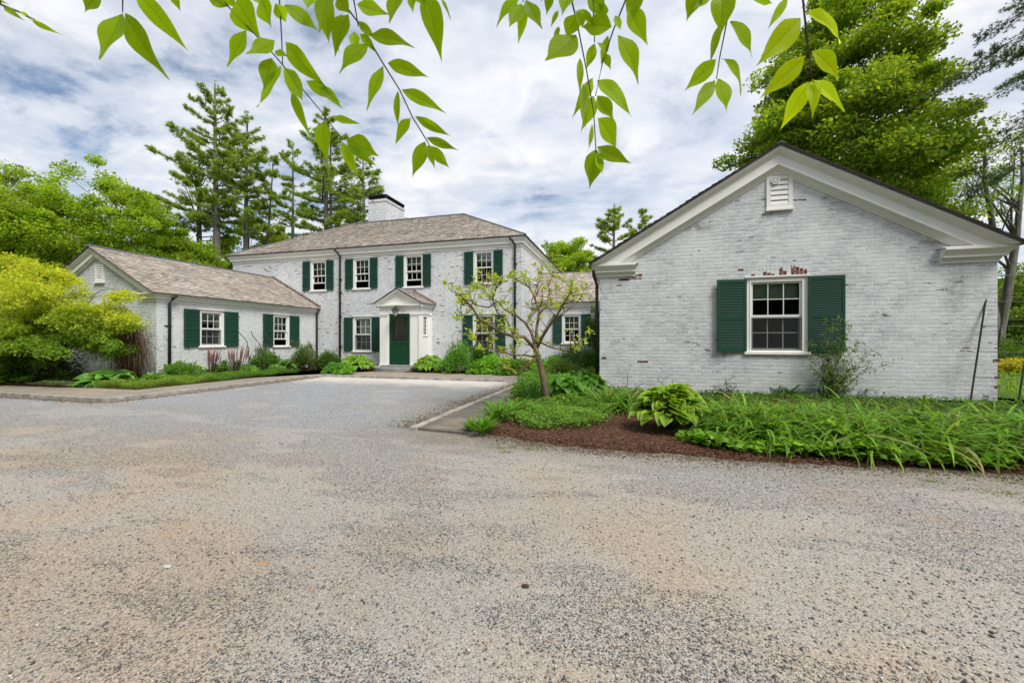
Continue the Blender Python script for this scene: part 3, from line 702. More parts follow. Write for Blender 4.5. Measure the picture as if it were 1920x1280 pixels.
# rake boards and cornice returns
def chevron(mb, o0, o1, y0, y1, m, x0=XE0, x1=XE1, xp=XP, zp=ZP, sl=SL, e=0.0, clip=None, yb=None):
    if clip is not None:
        a0 = (zp-o0-clip)/sl; a1 = (zp-o1-clip)/sl
        pts = [(max(x0, xp-a0), max(clip, zp-o0-sl*(xp-x0))), (xp, zp-o0), (min(x1, xp+a0), max(clip, zp-o0-sl*(x1-xp))), (xp+a1, clip), (xp, zp-o1), (xp-a1, clip)]
    else: pts = [(x0-e, zp-o0-sl*(xp-x0+e)), (xp, zp-o0), (x1+e, zp-o0-sl*(x1-xp+e)), (x1+e, zp-o1-sl*(x1-xp+e)), (xp, zp-o1), (x0-e, zp-o1-sl*(xp-x0+e))]
    b = len(mb.v); k = mb.mi(m)
    yb = y0 if yb is None else yb
    mb.v += [(x, y0 if i < 3 else yb, z) for i, (x, z) in enumerate(pts)]+[(x, y1, z) for x, z in pts]
    for f in ((0, 5, 4, 1), (1, 4, 3, 2), (6, 7, 10, 11), (7, 8, 9, 10), (0, 1, 7, 6), (1, 2, 8, 7), (2, 3, 9, 8), (3, 4, 10, 9), (4, 5, 11, 10), (5, 0, 6, 11)):
        mb.f.append(tuple(b+i for i in f)); mb.m.append(k)
mb = MB()
for a_, b_, d_, e_, m_ in ((.045, .072, 0, 0, trim), (.072, .120, .004, .055, trim), (.120, .165, .060, .115, trim), (.165, .182, .120, .120, trim), (.182, .40, .135, .135, white), (.40, .425, .16, .18, trim), (.425, .50, .20, .26, trim), (.50, .535, .275, .275, trim)):
    chevron(mb, a_, b_, EY+d_, Y1, m_, clip=ZE-.034, yb=EY+e_)
pr = cprof(ZE-.035, 1.25, .20, .30)
sweep(mb, [(XL+1.0, Y1), (XL, Y1), (XL, YB)][::-1], pr, trim) if False else None
sweep(mb, [(XL, YB), (XL, Y1), (XL+.88, Y1)], [(o*1.0, z) for o, z in pr], trim)
sweep(mb, [(XR-.95, Y1), (XR, Y1), (XR, YB)], [(o*1.0, z) for o, z in pr], trim)
mb.box(XL-.17, XL+.94, Y1-.19, Y1, ZE-.034, ZE-.015, white); mb.box(XR-1.0, XR+.17, Y1-.19, Y1, ZE-.034, ZE-.015, white)
mb.build('cornice', cot)
mb = MB()
chevron(mb, 0, .044, EY-.02, YB+.2, leadm, e=.03)
mb.build('roof_deck', cot)
shingles('roof', cot, (XE0-.05, YB+.2, ZE-.02), (XE0-.05, EY-.05, ZE-.02), (XP, EY-.05, ZP+.01), (XP, YB+.2, ZP+.01), .16, 11)
shingles('roof', cot, (XE1+.05, EY-.05, ZE-.02), (XE1+.05, YB+.2, ZE-.02), (XP, YB+.2, ZP+.01), (XP, EY-.05, ZP+.01), .16, 12)
mb = MB(); mb.extrude([(XP-.14, EY-.06, ZP-.06), (XP, EY-.06, ZP+.02), (XP+.14, EY-.06, ZP-.06), (XP, EY-.06, ZP+.05)], (0, YB-EY+.3, 0), leadm); mb.build('ridge_cap', cot)
xd = XL-.075
downspout(cot, [(XL-.15, Y1-.02, ZE-.14), (XL-.15, Y1+.0, ZE-.26), (XL-.12, Y1+.04, ZE-.36), (xd, Y1+.08, ZE-.50), (xd, Y1+.08, 0.02)], .042, [(xd, Y1+.06, 1.9), (xd, Y1+.06, .5)])

# ------------------------------------------------------------------ the main house
Y2 = 16.2; HX0, HX1, HY1 = -19.2, -4.13, 25.0; EO = .15; HE = 5.47
house = empty('brick_house', (-11.5, Y2, 0), 'long two storey white painted brick house with hipped roof and low side wings', 'house')
xf = T_front(0, Y2, 0)
def wpx(u0, u1, v0, v1, Y):   # an opening given by its pixel box on the plane y = Y
    um = (u0+u1)/2; X = XY(um, Y); return XY(u0, Y), XY(u1, Y), ZZ(v1, X, Y), ZZ(v0, X, Y)
up = [wpx(585, 609.5, 491.5, 543.0, Y2), wpx(665.5, 691, 487, 539.5, Y2), wpx(760.5, 790, 480.5, 536.3, Y2), wpx(891.5, 922, 473, 529.5, Y2)]
lo = [wpx(665, 694.5, 597, 656.5, Y2), wpx(890.5, 925, 592.5, 655.5, Y2)]
WC = .085
hs = [(a-WC, b+WC, c-.095, d+WC) for a, b, c, d in up+lo]
mb = MB(); wall_grid(mb, xf, HX0, HX1, 0, HE-.1, hs, brick_main, .11); mb.build('wall', house)
mb = MB(); wall_grid(mb, T_side(HX1, 0, 0), Y2, HY1, 0, HE-.1, [], brick_main); 
mb.build('wall', house); mb = MB(); mb.poly([(HX0, HY1, 0), (HX0, Y2, 0), (HX0, Y2, HE-.1), (HX0, HY1, HE-.1)], brick_main); mb.build('wall', house); mb = MB(); mb.poly([(HX1, HY1, 0), (HX0, HY1, 0), (HX0, HY1, HE-.1), (HX1, HY1, HE-.1)], brick_main)
mb.build('wall', house)
lifts = [.30, .30, .26, 0, 0, 0]
shw = [(566, 580, 621.5-14, 621)]
SHU = [((566, 579.5), (607.5, 621)), ((646, 660), (690.5, 705)), ((741, 755), (788.5, 804)), ((870, 886.5), (923, 940)), ((643.5, 659), (694, 710.5)), ((866.5, 884.5), (925, 944.5))]
for i, (a, b, c, d) in enumerate(up+lo):
    window(house, T_front(a, Y2, c), b-a, d-c, lift=lifts[i], shade=(.42, .36, .30, .32, .5, .45)[i], rows=2, cols=3, scr=(i >= 4), cas=WC)
    (s0, s1), (s2, s3) = SHU[i]
    wl = XY(s1, Y2)-XY(s0, Y2); wr = XY(s3, Y2)-XY(s2, Y2); k = .03*random.Random(i).uniform(.5, 1.5)
    w = (wl+wr)/2
    shutter(house, T_front(a-WC-w-.005, Y2, c-.04), w, d-c+.10, .05, -R(2))
    shutter(house, T_front(b+WC+.005, Y2, c-.04), w, d-c+.10, .05, R(2))
# headers over the windows
mb = MB()
chips(mb, xf, [(XY(u, Y2), XY(u+w, Y2), ZZ(v+h, XY(u, Y2), Y2), ZZ(v, XY(u, Y2), Y2)) for u, v, w, h in
     [(466, 498, 5, 2), (496, 504, 4, 3), (503, 500, 3, 2.5), (500, 508, 5, 2), (508, 501, 2, 2), (568, 485, 4, 2.5), (590, 485, 3, 2), (597, 485, 3, 2), (823, 516, 3, 2.5), (845, 500, 6, 2), (846, 530, 5, 3),
      (856, 498, 4, 2), (862, 501, 4, 1.5), (840, 512, 3, 2), (824, 553, 3, 2.5), (811, 598, 2, 2.5), (832, 630, 2.5, 2), (604, 644, 3, 2), (825, 570, 2, 2), (850, 536, 4, 2), (958, 590, 4, 3), (954, 614, 4, 4), (858, 620, 5, 2)]], 9)
mb.build('bare_brick', house, split=True)
# cornice all round, roof
mb = MB(); pm = cprof(HE, 1.5, .17, .36)
sweep(mb, [(HX0, HY1), (HX0, Y2), (HX1, Y2), (HX1, HY1), (HX0, HY1)], pm, trim)
mb.build('cornice', house)
mb = MB(); e = .19
mb.box(HX0-e, HX1+e, Y2-e, HY1+e, HE+.001, HE+.035, leadm); mb.build('gutter', house)
RY = 20.6; RX0, RX1, RZ = -15.3, -8.46, 8.05; e = .22; ez = HE+.036
A, B, C_, D_ = (HX0-e, Y2-e, ez), (HX1+e, Y2-e, ez), (HX1+e, HY1+e, ez), (HX0-e, HY1+e, ez); RL, RR = (RX0, RY, RZ), (RX1, RY, RZ)
shingles('roof', house, A, B, RR, RL, .14, 1); shingles('roof', house, B, C_, RR, RR, .16, 2)
shingles('roof', house, D_, A, RL, RL, .16, 3); shingles('roof', house, C_, D_, RL, RR, .2, 4)
mb = MB()
for p, q in ((A, RL), (B, RR), (C_, RR), (D_, RL), (RL, RR)): mb.tube([Vector(p)+Vector((0, 0, .01)), Vector(q)+Vector((0, 0, .015))], .05, leadm, 6)
mb.build('ridge_cap', house)
# chimney
CX0, CX1, CY0, CY1 = -14.48, -13.32, 20.75, 22.75
mb = MB(); mb.box(CX0, CX1, CY0, CY1, 6.8, 9.28, brick_main); mb.box(CX0-.04, CX1+.04, CY0-.04, CY1+.04, 9.28, 9.40, brick_main)
ch = mb.build('chimney', house)
mb = MB()
for a, b in ((CX0, CY0), (CX1-.08, CY0), (CX0, CY1-.08), (CX1-.08, CY1-.08)): mb.box(a, a+.08, b, b+.08, 9.402, 9.619, blackm)
mb.box(CX0+.05, CX1-.05, CY0+.05, CY1-.05, 9.402, 9.618, interior); mb.box(CX0-.04, CX1+.04, CY0-.04, CY1+.04, 9.62, 9.65, blackm); mb.build('chimney_cap', ch)
mb = MB(); mb.tube([(-6.4, 21.0, 6.3), (-6.4, 21.0, 7.3)], .06, leadm, 8); mb.build('vent_pipe', house)
def spout_front(u, ztop, zbot, strap):
    x = XY(u, Y2-.06); downspout(house, [(x-.22, Y2-.16, ztop), (x-.1, Y2-.13, ztop-.10), (x, Y2-.06, ztop-.30), (x, Y2-.06, zbot)], .045, [(x, Y2-.07, z) for z in strap])
spout_front(637.5, HE-.02, .1, (4.1, 3.5, 2.4, 1.0)); spout_front(965.5, HE-.02, .1, (4.4, 2.8, 1.2))

# ---- left wing: front wall faces +X
WX = -14.1; WX0 = -19.4; WY = 9.32; WE = 2.78; WR = 4.32; WXm = (WX+WX0)/2
aw = []
for u0, u1, v0, v1 in ((378, 415.5, 586.5, 646.5), (514.5, 539.5, 594, 647)):
    y0, y1 = YX(u0, WX), YX(u1, WX); ym = (y0+y1)/2; aw.append((y0, y1, ZZ(v1, WX, ym), ZZ(v0, WX, ym)))
mb = MB(); wall_grid(mb, T_side(WX, 0, 0), WY, Y2, 0, WE-.1, [(a-WC, b+WC, c-.095, d+WC) for a, b, c, d in aw], brick_wing); mb.build('wall', house, 'low left wing wall of white painted brick')
for i, (a, b, c, d) in enumerate(aw):
    window(house, T_side(WX, a, c), b-a, d-c, lift=(0, .24)[i], shade=(.34, .2)[i], scr=(i == 0), cas=WC)
    w = (YX(((378, 514.5)[i]), WX)-YX((353, 497)[i], WX))-WC-.02
    w = .53 if i == 0 else .50
    shutter(house, T_side(WX, a-WC-w-.005, c-.05), w, d-c+.13, .045, -R(3)); shutter(house, T_side(WX, b+WC+.005, c-.05), w, d-c+.13, .045, R(3))
gsl = (WR-WE)/(WX-WXm+.18); WF = WY-.16
mb = MB()
mb.poly([(WX0, WY, 0), (WX, WY, 0), (WX, WY, WE), (WXm, WY, WR-.30), (WX0, WY, WE)], brick_near)
mb.build('wall', house, 'gable end of the low left wing'); mb = MB()
mb.poly([(WX0, Y2, 0), (WX0, WY, 0), (WX0, WY, WE-.1), (WX0, Y2, WE-.1)], brick_wing); mb.build('wall', house)
mb = MB(); kw = dict(x0=WX0-.17, x1=WX+.17, xp=WXm, zp=WR, sl=gsl); kc = dict(kw, clip=WE-.019)
chevron(mb, .04, .075, WF-.06, WY, trim, **kc); chevron(mb, .075, .12, WF-.02, WY, trim, **kc); chevron(mb, .12, .28, WF+.04, WY, white, **kc); chevron(mb, .28, .34, WF+.10, WY, trim, **kc)
pw = cprof(WE-.02, 1.1, .17, .27)
sweep(mb, [(WX-.62, WY), (WX, WY), (WX, Y2)], pw, trim); sweep(mb, [(WX0, Y2), (WX0, WY), (WX0+.62, WY)], pw, trim)
mb.build('cornice', house)
mb = MB(); chevron(mb, 0, .039, WF-.08, Y2, leadm, e=.02, **kw); mb.build('roof_deck', house)
shingles('roof', house, (WX+.23, WF-.10, WE-.03), (WX+.23, Y2, WE-.03), (WXm, Y2, WR+.01), (WXm, WF-.10, WR+.01), .125, 21)
shingles('roof', house, (WX0-.23, Y2, WE-.03), (WX0-.23, WF-.10, WE-.03), (WXm, WF-.10, WR+.01), (WXm, Y2, WR+.01), .16, 22)
mb = MB(); mb.tube([(WXm, WF-.12, WR+.02), (WXm, Y2, WR+.02)], .045, leadm, 6); mb.build('ridge_cap', house)
mb = MB(); n = 20
for i in range(n):   # stepped flashing where the wing roof meets the tall wall
    t = (i+.5)/n; x = WXm+(WX+.2-WXm)*t; z = WR-(WR-WE)*t; mb.box(x-.075, x+.075, Y2-.02-.003*(i % 2), Y2-.001, z-.02, z+.12, drytwig if i % 3 else leadm)
mb.build('flashing', house)
vy = WY-.03; vu0, vu1 = XY(178, vy), XY(194, vy); vz0, vz1 = ZZ(529, vu0, vy), ZZ(496, vu0, vy)
mb = MB(); ring(mb, vu0, vu1, vz0, vz1, .06, WY-.04, WY-.002, white); mb.box(vu0-.03, vu1+.03, WY-.07, WY, vz0-.04, vz0, trim); v2 = mb.build('gable_vent', house)
mb = MB(); n = 6; d = (vz1-vz0-.12)/n
for i in range(n): z = vz0+.06+d*i; mb.hull8([(vu0+.06, WY-.035, z), (vu1-.06, WY-.035, z), (vu1-.06, WY-.01, z+d*.8), (vu0+.06, WY-.01, z+d*.8), (vu0+.06, WY-.035, z+.02), (vu1-.06, WY-.035, z+.02), (vu1-.06, WY-.01, z+d*.8+.02), (vu0+.06, WY-.01, z+d*.8+.02)], white)
mb.build('louvre', v2)
gw = (XY(186, WY), XY(212, WY)); window(house, T_front(gw[0]-.1, WY-.10, 1.25), .72, 1.05, shade=.3)
yd = WY+.33
downspout(house, [(WX+.22, yd+.12, WE-.05), (WX+.16, yd+.05, WE-.16), (WX+.08, yd, WE-.33), (WX+.07, yd, .05)], .045); 
k = MB()
for z in (1.75, .45): k.box(WX, WX+.03, yd-.11, yd+.11, z-.012, z+.012, blackm)
k.build('bracket', house, split=True)
yd = Y2-.12; downspout(house, [(WX+.2, yd, WE-.05), (WX+.1, yd, WE-.25), (WX+.09, yd, .1)], .045)

# ---- link wing on the right, set back
LY = 18.1; LE = 2.92; LR = 4.62; LRY = 20.35
lw = wpx(1057.5, 1086, 592.5, 641.5, LY)
mb = MB(); wall_grid(mb, T_front(0, LY, 0), HX1, -.66, 0, LE-.1, [(lw[0]-WC, lw[1]+WC, lw[2]-.095, lw[3]+WC)], brick_wing)
mb.build('wall', house, 'wall of the low wing set back behind the small tree'); mb = MB(); mb.poly([(-.66, 22.6, 0), (HX1, 22.6, 0), (HX1, 22.6, LE), (-.66, 22.6, LE)], brick_wing); mb.build('wall', house)
window(house, T_front(lw[0], LY, lw[2]), lw[1]-lw[0], lw[3]-lw[2], shade=.42, scr=False, cas=WC)
shutter(house, T_front(lw[0]-WC-.405, LY, lw[2]-.06), .40, lw[3]-lw[2]+.14, .05, -R(2)); shutter(house, T_front(lw[1]+WC+.005, LY, lw[2]-.06), .40, lw[3]-lw[2]+.14, .05, R(2))
mb = MB(); sweep(mb, [(HX1+.002, LY), (-.68, LY)], cprof(LE, 1.0, .16, .25), trim); mb.build('cornice', house)
mb = MB(); mb.box(HX1, -.75, LY-.19, LY, LE+.001, LE+.03, leadm); mb.build('gutter', house)
shingles('roof', house, (HX1, LY-.2, LE+.02), (-.80, LY-.2, LE+.02), (1.5, LRY, LR), (HX1, LRY, LR), .135, 31)
shingles('roof', house, (-.80, 22.6, LE+.02), (HX1, 22.6, LE+.02), (HX1, LRY, LR), (1.5, LRY, LR), .2, 32)
mb = MB(); mb.tube([(HX1, LRY, LR+.01), (1.5, LRY, LR+.01)], .04, leadm, 6); mb.build('ridge_cap', house)
mb = MB(); n = 16
for i in range(n): t = (i+.5)/n; y = LY-.2+(LRY-LY+.2)*t; z = LE+(LR-LE)*t; mb.box(HX1+.001, HX1+.022+.002*(i % 2), y-.08, y+.08, z-.02, z+.12, drytwig if i % 3 else leadm)
mb.build('flashing', house)

# ---- entrance porch
PX0, PX1, PY = -9.93, -8.15, 15.03; DX0, DX1 = -9.50, -8.54; DZ0, DZ1 = .27, 2.335
mb = MB()
mb.box(PX0+.02, DX0-.03, PY+.02, PY+.14, .16, 2.52, white); mb.box(DX1+.03, PX1-.02, PY+.02, PY+.14, .16, 2.52, white); mb.box(DX0-.03, DX1+.03, PY+.02, PY+.14, DZ1+.03, 2.52, white)
swy0, swy1 = YX(794.5, PX1), YX(801.5, PX1); swz0, swz1 = ZZ(628, PX1, (swy0+swy1)/2), ZZ(593.5, PX1, (swy0+swy1)/2)
wall_grid(mb, T_side(PX1-.02, 0, 0), PY+.14, Y2, .06, 2.52, [(swy0, swy1, swz0, swz1)], white, .06)
mb.box(PX0+.02, PX0+.06, PY+.14, Y2, .06, 2.52, white)
porch = mb.build('porch', house, 'white timber entrance porch with pediment')
for a, b in ((PX0, -9.58), (-8.50, PX1)):
    mb = MB(); mb.box(a, b, PY-.02, PY+.019, .27, 2.32, white); mb.box(a-.02, b+.02, PY-.045, PY+.018, .10, .30, white); mb.box(a-.02, b+.02, PY-.04, PY+.018, 2.27, 2.30, white); mb.box(a-.035, b+.035, PY-.055, PY+.018, 2.335, 2.375, white); mb.box(a-.01, b+.01, PY-.03, PY+.018, 2.301, 2.334, white); mb.build('pilaster', porch)
for a, b in ((-9.58, DX0), (DX1, -8.50)): mb = MB(); mb.box(a, b, PY-.005, PY+.019, .27, 2.36, white); mb.build('door_casing', porch)
for a, b in ((PY-.02, PY+.24), (Y2-.22, Y2-.002)):
    mb = MB(); mb.box(PX1-.019, PX1+.03, a, b, .27, 2.32, white); mb.box(PX1-.018, PX1+.05, a-.02, b+.02 if b < Y2-.1 else b, .08, .30, white); mb.box(PX1-.018, PX1+.055, a-.03, b+.02 if b < Y2-.1 else b, 2.335, 2.375, white); mb.build('pilaster', porch)
mb = MB(); EXX = ((PX0, Y2), (PX0, PY), (PX1, PY), (PX1, Y2))
sweep(mb, EXX, [(-.1, 2.376), (.02, 2.376), (.02, 2.62), (.05, 2.64), (.05, 2.655), (.13, 2.69), (.15, 2.70), (.15, 2.735), (-.1, 2.735)], white)
mb.box(PX0-.149, PX1+.149, PY-.149, Y2-.001, 2.7355, 2.75, white)
pxm = (PX0+PX1)/2; pz = 3.40; ps = (pz-2.80)/(PX1+.2-pxm); kp = dict(x0=PX0-.17, x1=PX1+.17, xp=pxm, zp=pz, sl=ps)
chevron(mb, .03, .085, PY-.17, Y2-.001, white, **kp); chevron(mb, .085, .13, PY-.12, PY+.05, white, **kp); chevron(mb, .13, .165, PY-.06, PY+.05, white, **kp)
mb.poly([(PX0, PY-.01, 2.75), (PX1, PY-.01, 2.75), (pxm, PY-.01, pz-.15)], white)
mb.build('pediment', porch)
mb = MB(); chevron(mb, 0, .029, PY-.19, Y2-.001, leadm, e=.02, **kp); mb.build('roof_deck', porch)
shingles('roof', porch, (PX1+.22, PY-.2, pz-ps*(PX1+.22-pxm)+.005), (PX1+.22, Y2, pz-ps*(PX1+.22-pxm)+.005), (pxm, Y2, pz+.012), (pxm, PY-.2, pz+.012), .12, 41)
shingles('roof', porch, (PX0-.22, Y2, pz-ps*(pxm-PX0+.22)+.005), (PX0-.22, PY-.2, pz-ps*(pxm-PX0+.22)+.005), (pxm, PY-.2, pz+.012), (pxm, Y2, pz+.012), .12, 42)
mb = MB()
for i in range(9):
    t = (i+.5)/9; x = pxm+(PX1+.2-pxm)*t; z = pz-ps*(x-pxm); mb.box(x-.055, x+.055, Y2-.02-.002*(i % 2), Y2-.001, z, z+.11, drytwig if i % 3 else leadm)
mb.build('flashing', porch)
mb = MB(); ring(mb, swy0, swy1, swz0, swz1, .022, .03, .055, white)
for i in range(1, 5): z = swz0+(swz1-swz0)*i/5; mb.box(swy0+.022, swy1-.022, .03, .05, z-.008, z+.008, white)
mb.box((swy0+swy1)/2-.007, (swy0+swy1)/2+.007, .032, .048, swz0+.02, swz1-.02, white); mb.box(swy0-.05, swy1+.05, -.03, .0, swz0-.05, swz0-.015, trim)
ring(mb, swy0-.035, swy1+.035, swz0-.014, swz1+.035, .035, -.012, .0, white)
mb.poly([(swy0, .056, swz0), (swy1, .056, swz0), (swy1, .056, swz1), (swy0, .056, swz1)], interior)
mb.build('side_light', porch, xf=T_side(PX1-.02, 0, 0))
# door
mb = MB(); a, b = DX0+.005, DX1-.005; zg = DZ0+.98
ring(mb, a, b, DZ0+.01, DZ1, .105, PY+.01, PY+.05, doorg, tb=.22, tt=.11)
mb.box(a+.105, b-.105, PY+.01, PY+.05, zg-.10, zg, doorg); mb.box((a+b)/2-.045, (a+b)/2+.045, PY+.012, PY+.048, DZ0+.231, zg-.101, doorg)
mb.box(a+.105, (a+b)/2-.045, PY+.024, PY+.04, DZ0+.231, zg-.101, doorg); mb.box((a+b)/2+.045, b-.105, PY+.024, PY+.04, DZ0+.231, zg-.101, doorg)
door = mb.build('door', house, 'dark green storm door with glass upper half')
mb = MB(); mb.poly([(a+.105, PY+.035, zg), (b-.105, PY+.035, zg), (b-.105, PY+.035, DZ1-.11), (a+.105, PY+.035, DZ1-.11)], glass); mb.build('pane', door)
mb = MB(); mb.poly([(a+.105, PY+.022, zg), (b-.105, PY+.022, zg), (b-.105, PY+.022, DZ1-.11), (a+.105, PY+.022, DZ1-.11)], screen); mb.build('insect_or_dimming_screen', door)  # sheet added before the door glass to tone down its green reflection
mb = MB(); mb.poly([(a, PY+.3, zg-.1), (b, PY+.3, zg-.1), (b, PY+.3, DZ1), (a, PY+.3, DZ1)], interior); mb.box(a+.17, a+.25, PY+.2, PY+.22, zg+.1, DZ1-.2, curtain); mb.build('inner_door', door)
mb = MB(); mb.tube([(a+.05, PY+.005, zg-.12), (a+.05, PY-.03, zg-.12), (a+.05, PY-.035, zg-.02), (a+.05, PY+.005, zg-.02)], .009, brass, 6); mb.build('handle', door)
# lantern
lx, lz = -9.02, 2.52; ly = PY-.32
mb = MB(); mb.tube([(lx+.30, PY-.02, 2.50), (lx+.22, PY-.05, 2.50), (lx+.13, ly+.13, 2.48), (lx+.02, ly+.02, 2.475)], .009, blackm, 6); mb.tube([(lx, PY-.1, 2.66), (lx, ly, 2.68), (lx, ly, 2.60)], .009, blackm, 6)
def frus(mb, z0, r0, z1, r1, m, n=6):
    p = [(lx+r0*math.cos(2*math.pi*i/n), ly+r0*math.sin(2*math.pi*i/n), z0) for i in range(n)]; q = [(lx+r1*math.cos(2*math.pi*i/n), ly+r1*math.sin(2*math.pi*i/n), z1) for i in range(n)]
    for i in range(n): j = (i+1) % n; mb.poly([p[i], p[j], q[j], q[i]], m)
    mb.poly(p[::-1], m); mb.poly(q, m)
frus(mb, 2.49, .20, 2.60, .06, blackm); frus(mb, 2.60, .06, 2.635, .05, blackm)
frus(mb, 2.27, .07, 2.285, .07, blackm)
for i in range(6):
    a_ = 2*math.pi*i/6; mb.tube([(lx+.075*math.cos(a_), ly+.075*math.sin(a_), 2.28), (lx+.135*math.cos(a_), ly+.135*math.sin(a_), 2.49)], .007, blackm, 4)
lan = mb.build('lantern', house, 'black hexagonal lantern hanging above the front door')
mb = MB(); frus(mb, 2.286, .068, 2.489, .128, lampglass); mb.build('lamp_glass', lan)
# steps
mb = MB(); pts = [(pxm+1.15*math.cos(math.pi+math.pi*i/20), PY+.05+.95*math.sin(math.pi+math.pi*i/20), .0) for i in range(21)]
mb.extrude(pts[::1], (0, 0, .20), stepm); mb.box(DX0-.15, DX1+.15, PY-.42, PY+.02, .2, .272, stepm)
tag(mb.build('door_step', None, bevel=.012), 'rounded grey stone step below the green front door', 'step')

# ------------------------------------------------------------------ vegetation builders
def blades(name, m, pos, ax, nr, L, Wd, cc, cm, prof, bend=.5, fold=.25, na=6, parent=None, label=None, wave=0.0, seed=0, mid=.75):
    """leaf blades as curved grids: cc colour at the rib, cm at the margin"""
    rng = np.random.default_rng(seed); n = len(pos); pos = np.asarray(pos, float)
    ax = np.asarray(ax, float); ax /= np.linalg.norm(ax, axis=1, keepdims=True)
    side = np.cross(nr, ax); side /= np.maximum(np.linalg.norm(side, axis=1, keepdims=True), 1e-6); up = np.cross(ax, side)
    L = np.broadcast_to(np.asarray(L, float), (n,))[:, None, None]; Wd = np.broadcast_to(np.asarray(Wd, float), (n,))[:, None, None]
    b = np.broadcast_to(np.asarray(bend, float), (n,))[:, None, None]; b = np.where(np.abs(b) < 1e-3, 1e-3, b)
    t = np.linspace(0, 1, na+1)[None, :, None]; S = np.array([-1, -.6, -.07, 0, .07, .6, 1.]) if (fold and na >= 7) else np.array([-1, -.5, 0, .5, 1.]) if fold else np.array([-1, 1.]); s = S[None, None, :]
    wp = np.interp(t, np.linspace(0, 1, len(prof)), prof)
    ph = rng.uniform(0, 6.28, (n, 1, 1)); wv = wave*np.sin(t*11+ph+s*1.5)*np.abs(s)
    xa = np.sin(b*t)/b*L + 0*s; za = -(1-np.cos(b*t))/b*L + np.abs(s)*fold*wp*Wd*.5 + wv*L
    ya = s*wp*Wd*.5 + 0*t
    V = pos[:, None, None, :]+ax[:, None, None, :]*xa[..., None]+side[:, None, None, :]*ya[..., None]+up[:, None, None, :]*za[..., None]
    ns = len(S); k = (na+1)*ns; q = np.array([[i*ns+j, (i+1)*ns+j, (i+1)*ns+j+1, i*ns+j+1] for i in range(na) for j in range(ns-1)])
    loops = (q.ravel()[None, :]+(np.arange(n)*k)[:, None]).ravel().astype(np.int32); nf = n*len(q)
    me = bpy.data.meshes.new(name); me.vertices.add(n*k); me.vertices.foreach_set('co', V.astype(np.float32).ravel())
    me.loops.add(len(loops)); me.loops.foreach_set('vertex_index', loops); me.polygons.add(nf)
    me.polygons.foreach_set('loop_start', (np.arange(nf)*4).astype(np.int32)); me.polygons.foreach_set('loop_total', np.full(nf, 4, np.int32))
    me.polygons.foreach_set('use_smooth', np.ones(nf, bool))
    ca = me.color_attributes.new('Col', 'FLOAT_COLOR', 'POINT')
    wgt = np.clip(np.abs(s)**3+0*t, 0, 1)[..., None]; c = np.asarray(cc)[:, None, None, :]*(1-wgt)+np.asarray(cm)[:, None, None, :]*wgt
    c = c*np.where(np.abs(s) < .05, mid, 1.0)[..., None]
    c4 = np.ones((n, na+1, ns, 4), np.float32); c4[..., :3] = c; ca.data.foreach_set('color', c4.ravel())
    if m in (hang, hostam):
        lc = me.color_attributes.new('LC', 'FLOAT_COLOR', 'POINT'); l4 = np.ones((n, na+1, ns, 4), np.float32); l4[..., 0] = t+0*s; l4[..., 1] = s*.5+.5+0*t; lc.data.foreach_set('color', l4.ravel())
    me.materials.append(m); me.update(calc_edges=True); me.validate(); return link(name, me, parent, label)
OV = [0, .55, .9, 1, .92, .7, .38, .12, 0]; HEART = [.25, .85, 1, .97, .85, .62, .33, 0]; STRAP = [.75, 1, 1, .95, .8, .55, .06]

def curve(a, b_, sag, n=6, jit=0.0, rr=random):
    a, b_ = Vector(a), Vector(b_); out = []
    for i in range(n+1):
        t = i/n; p = a.lerp(b_, t); p.z += sag*4*t*(1-t)
        if 0 < i < n: p += Vector((rr.uniform(-jit, jit), rr.uniform(-jit, jit), rr.uniform(-jit, jit)))
        out.append(p)
    return out

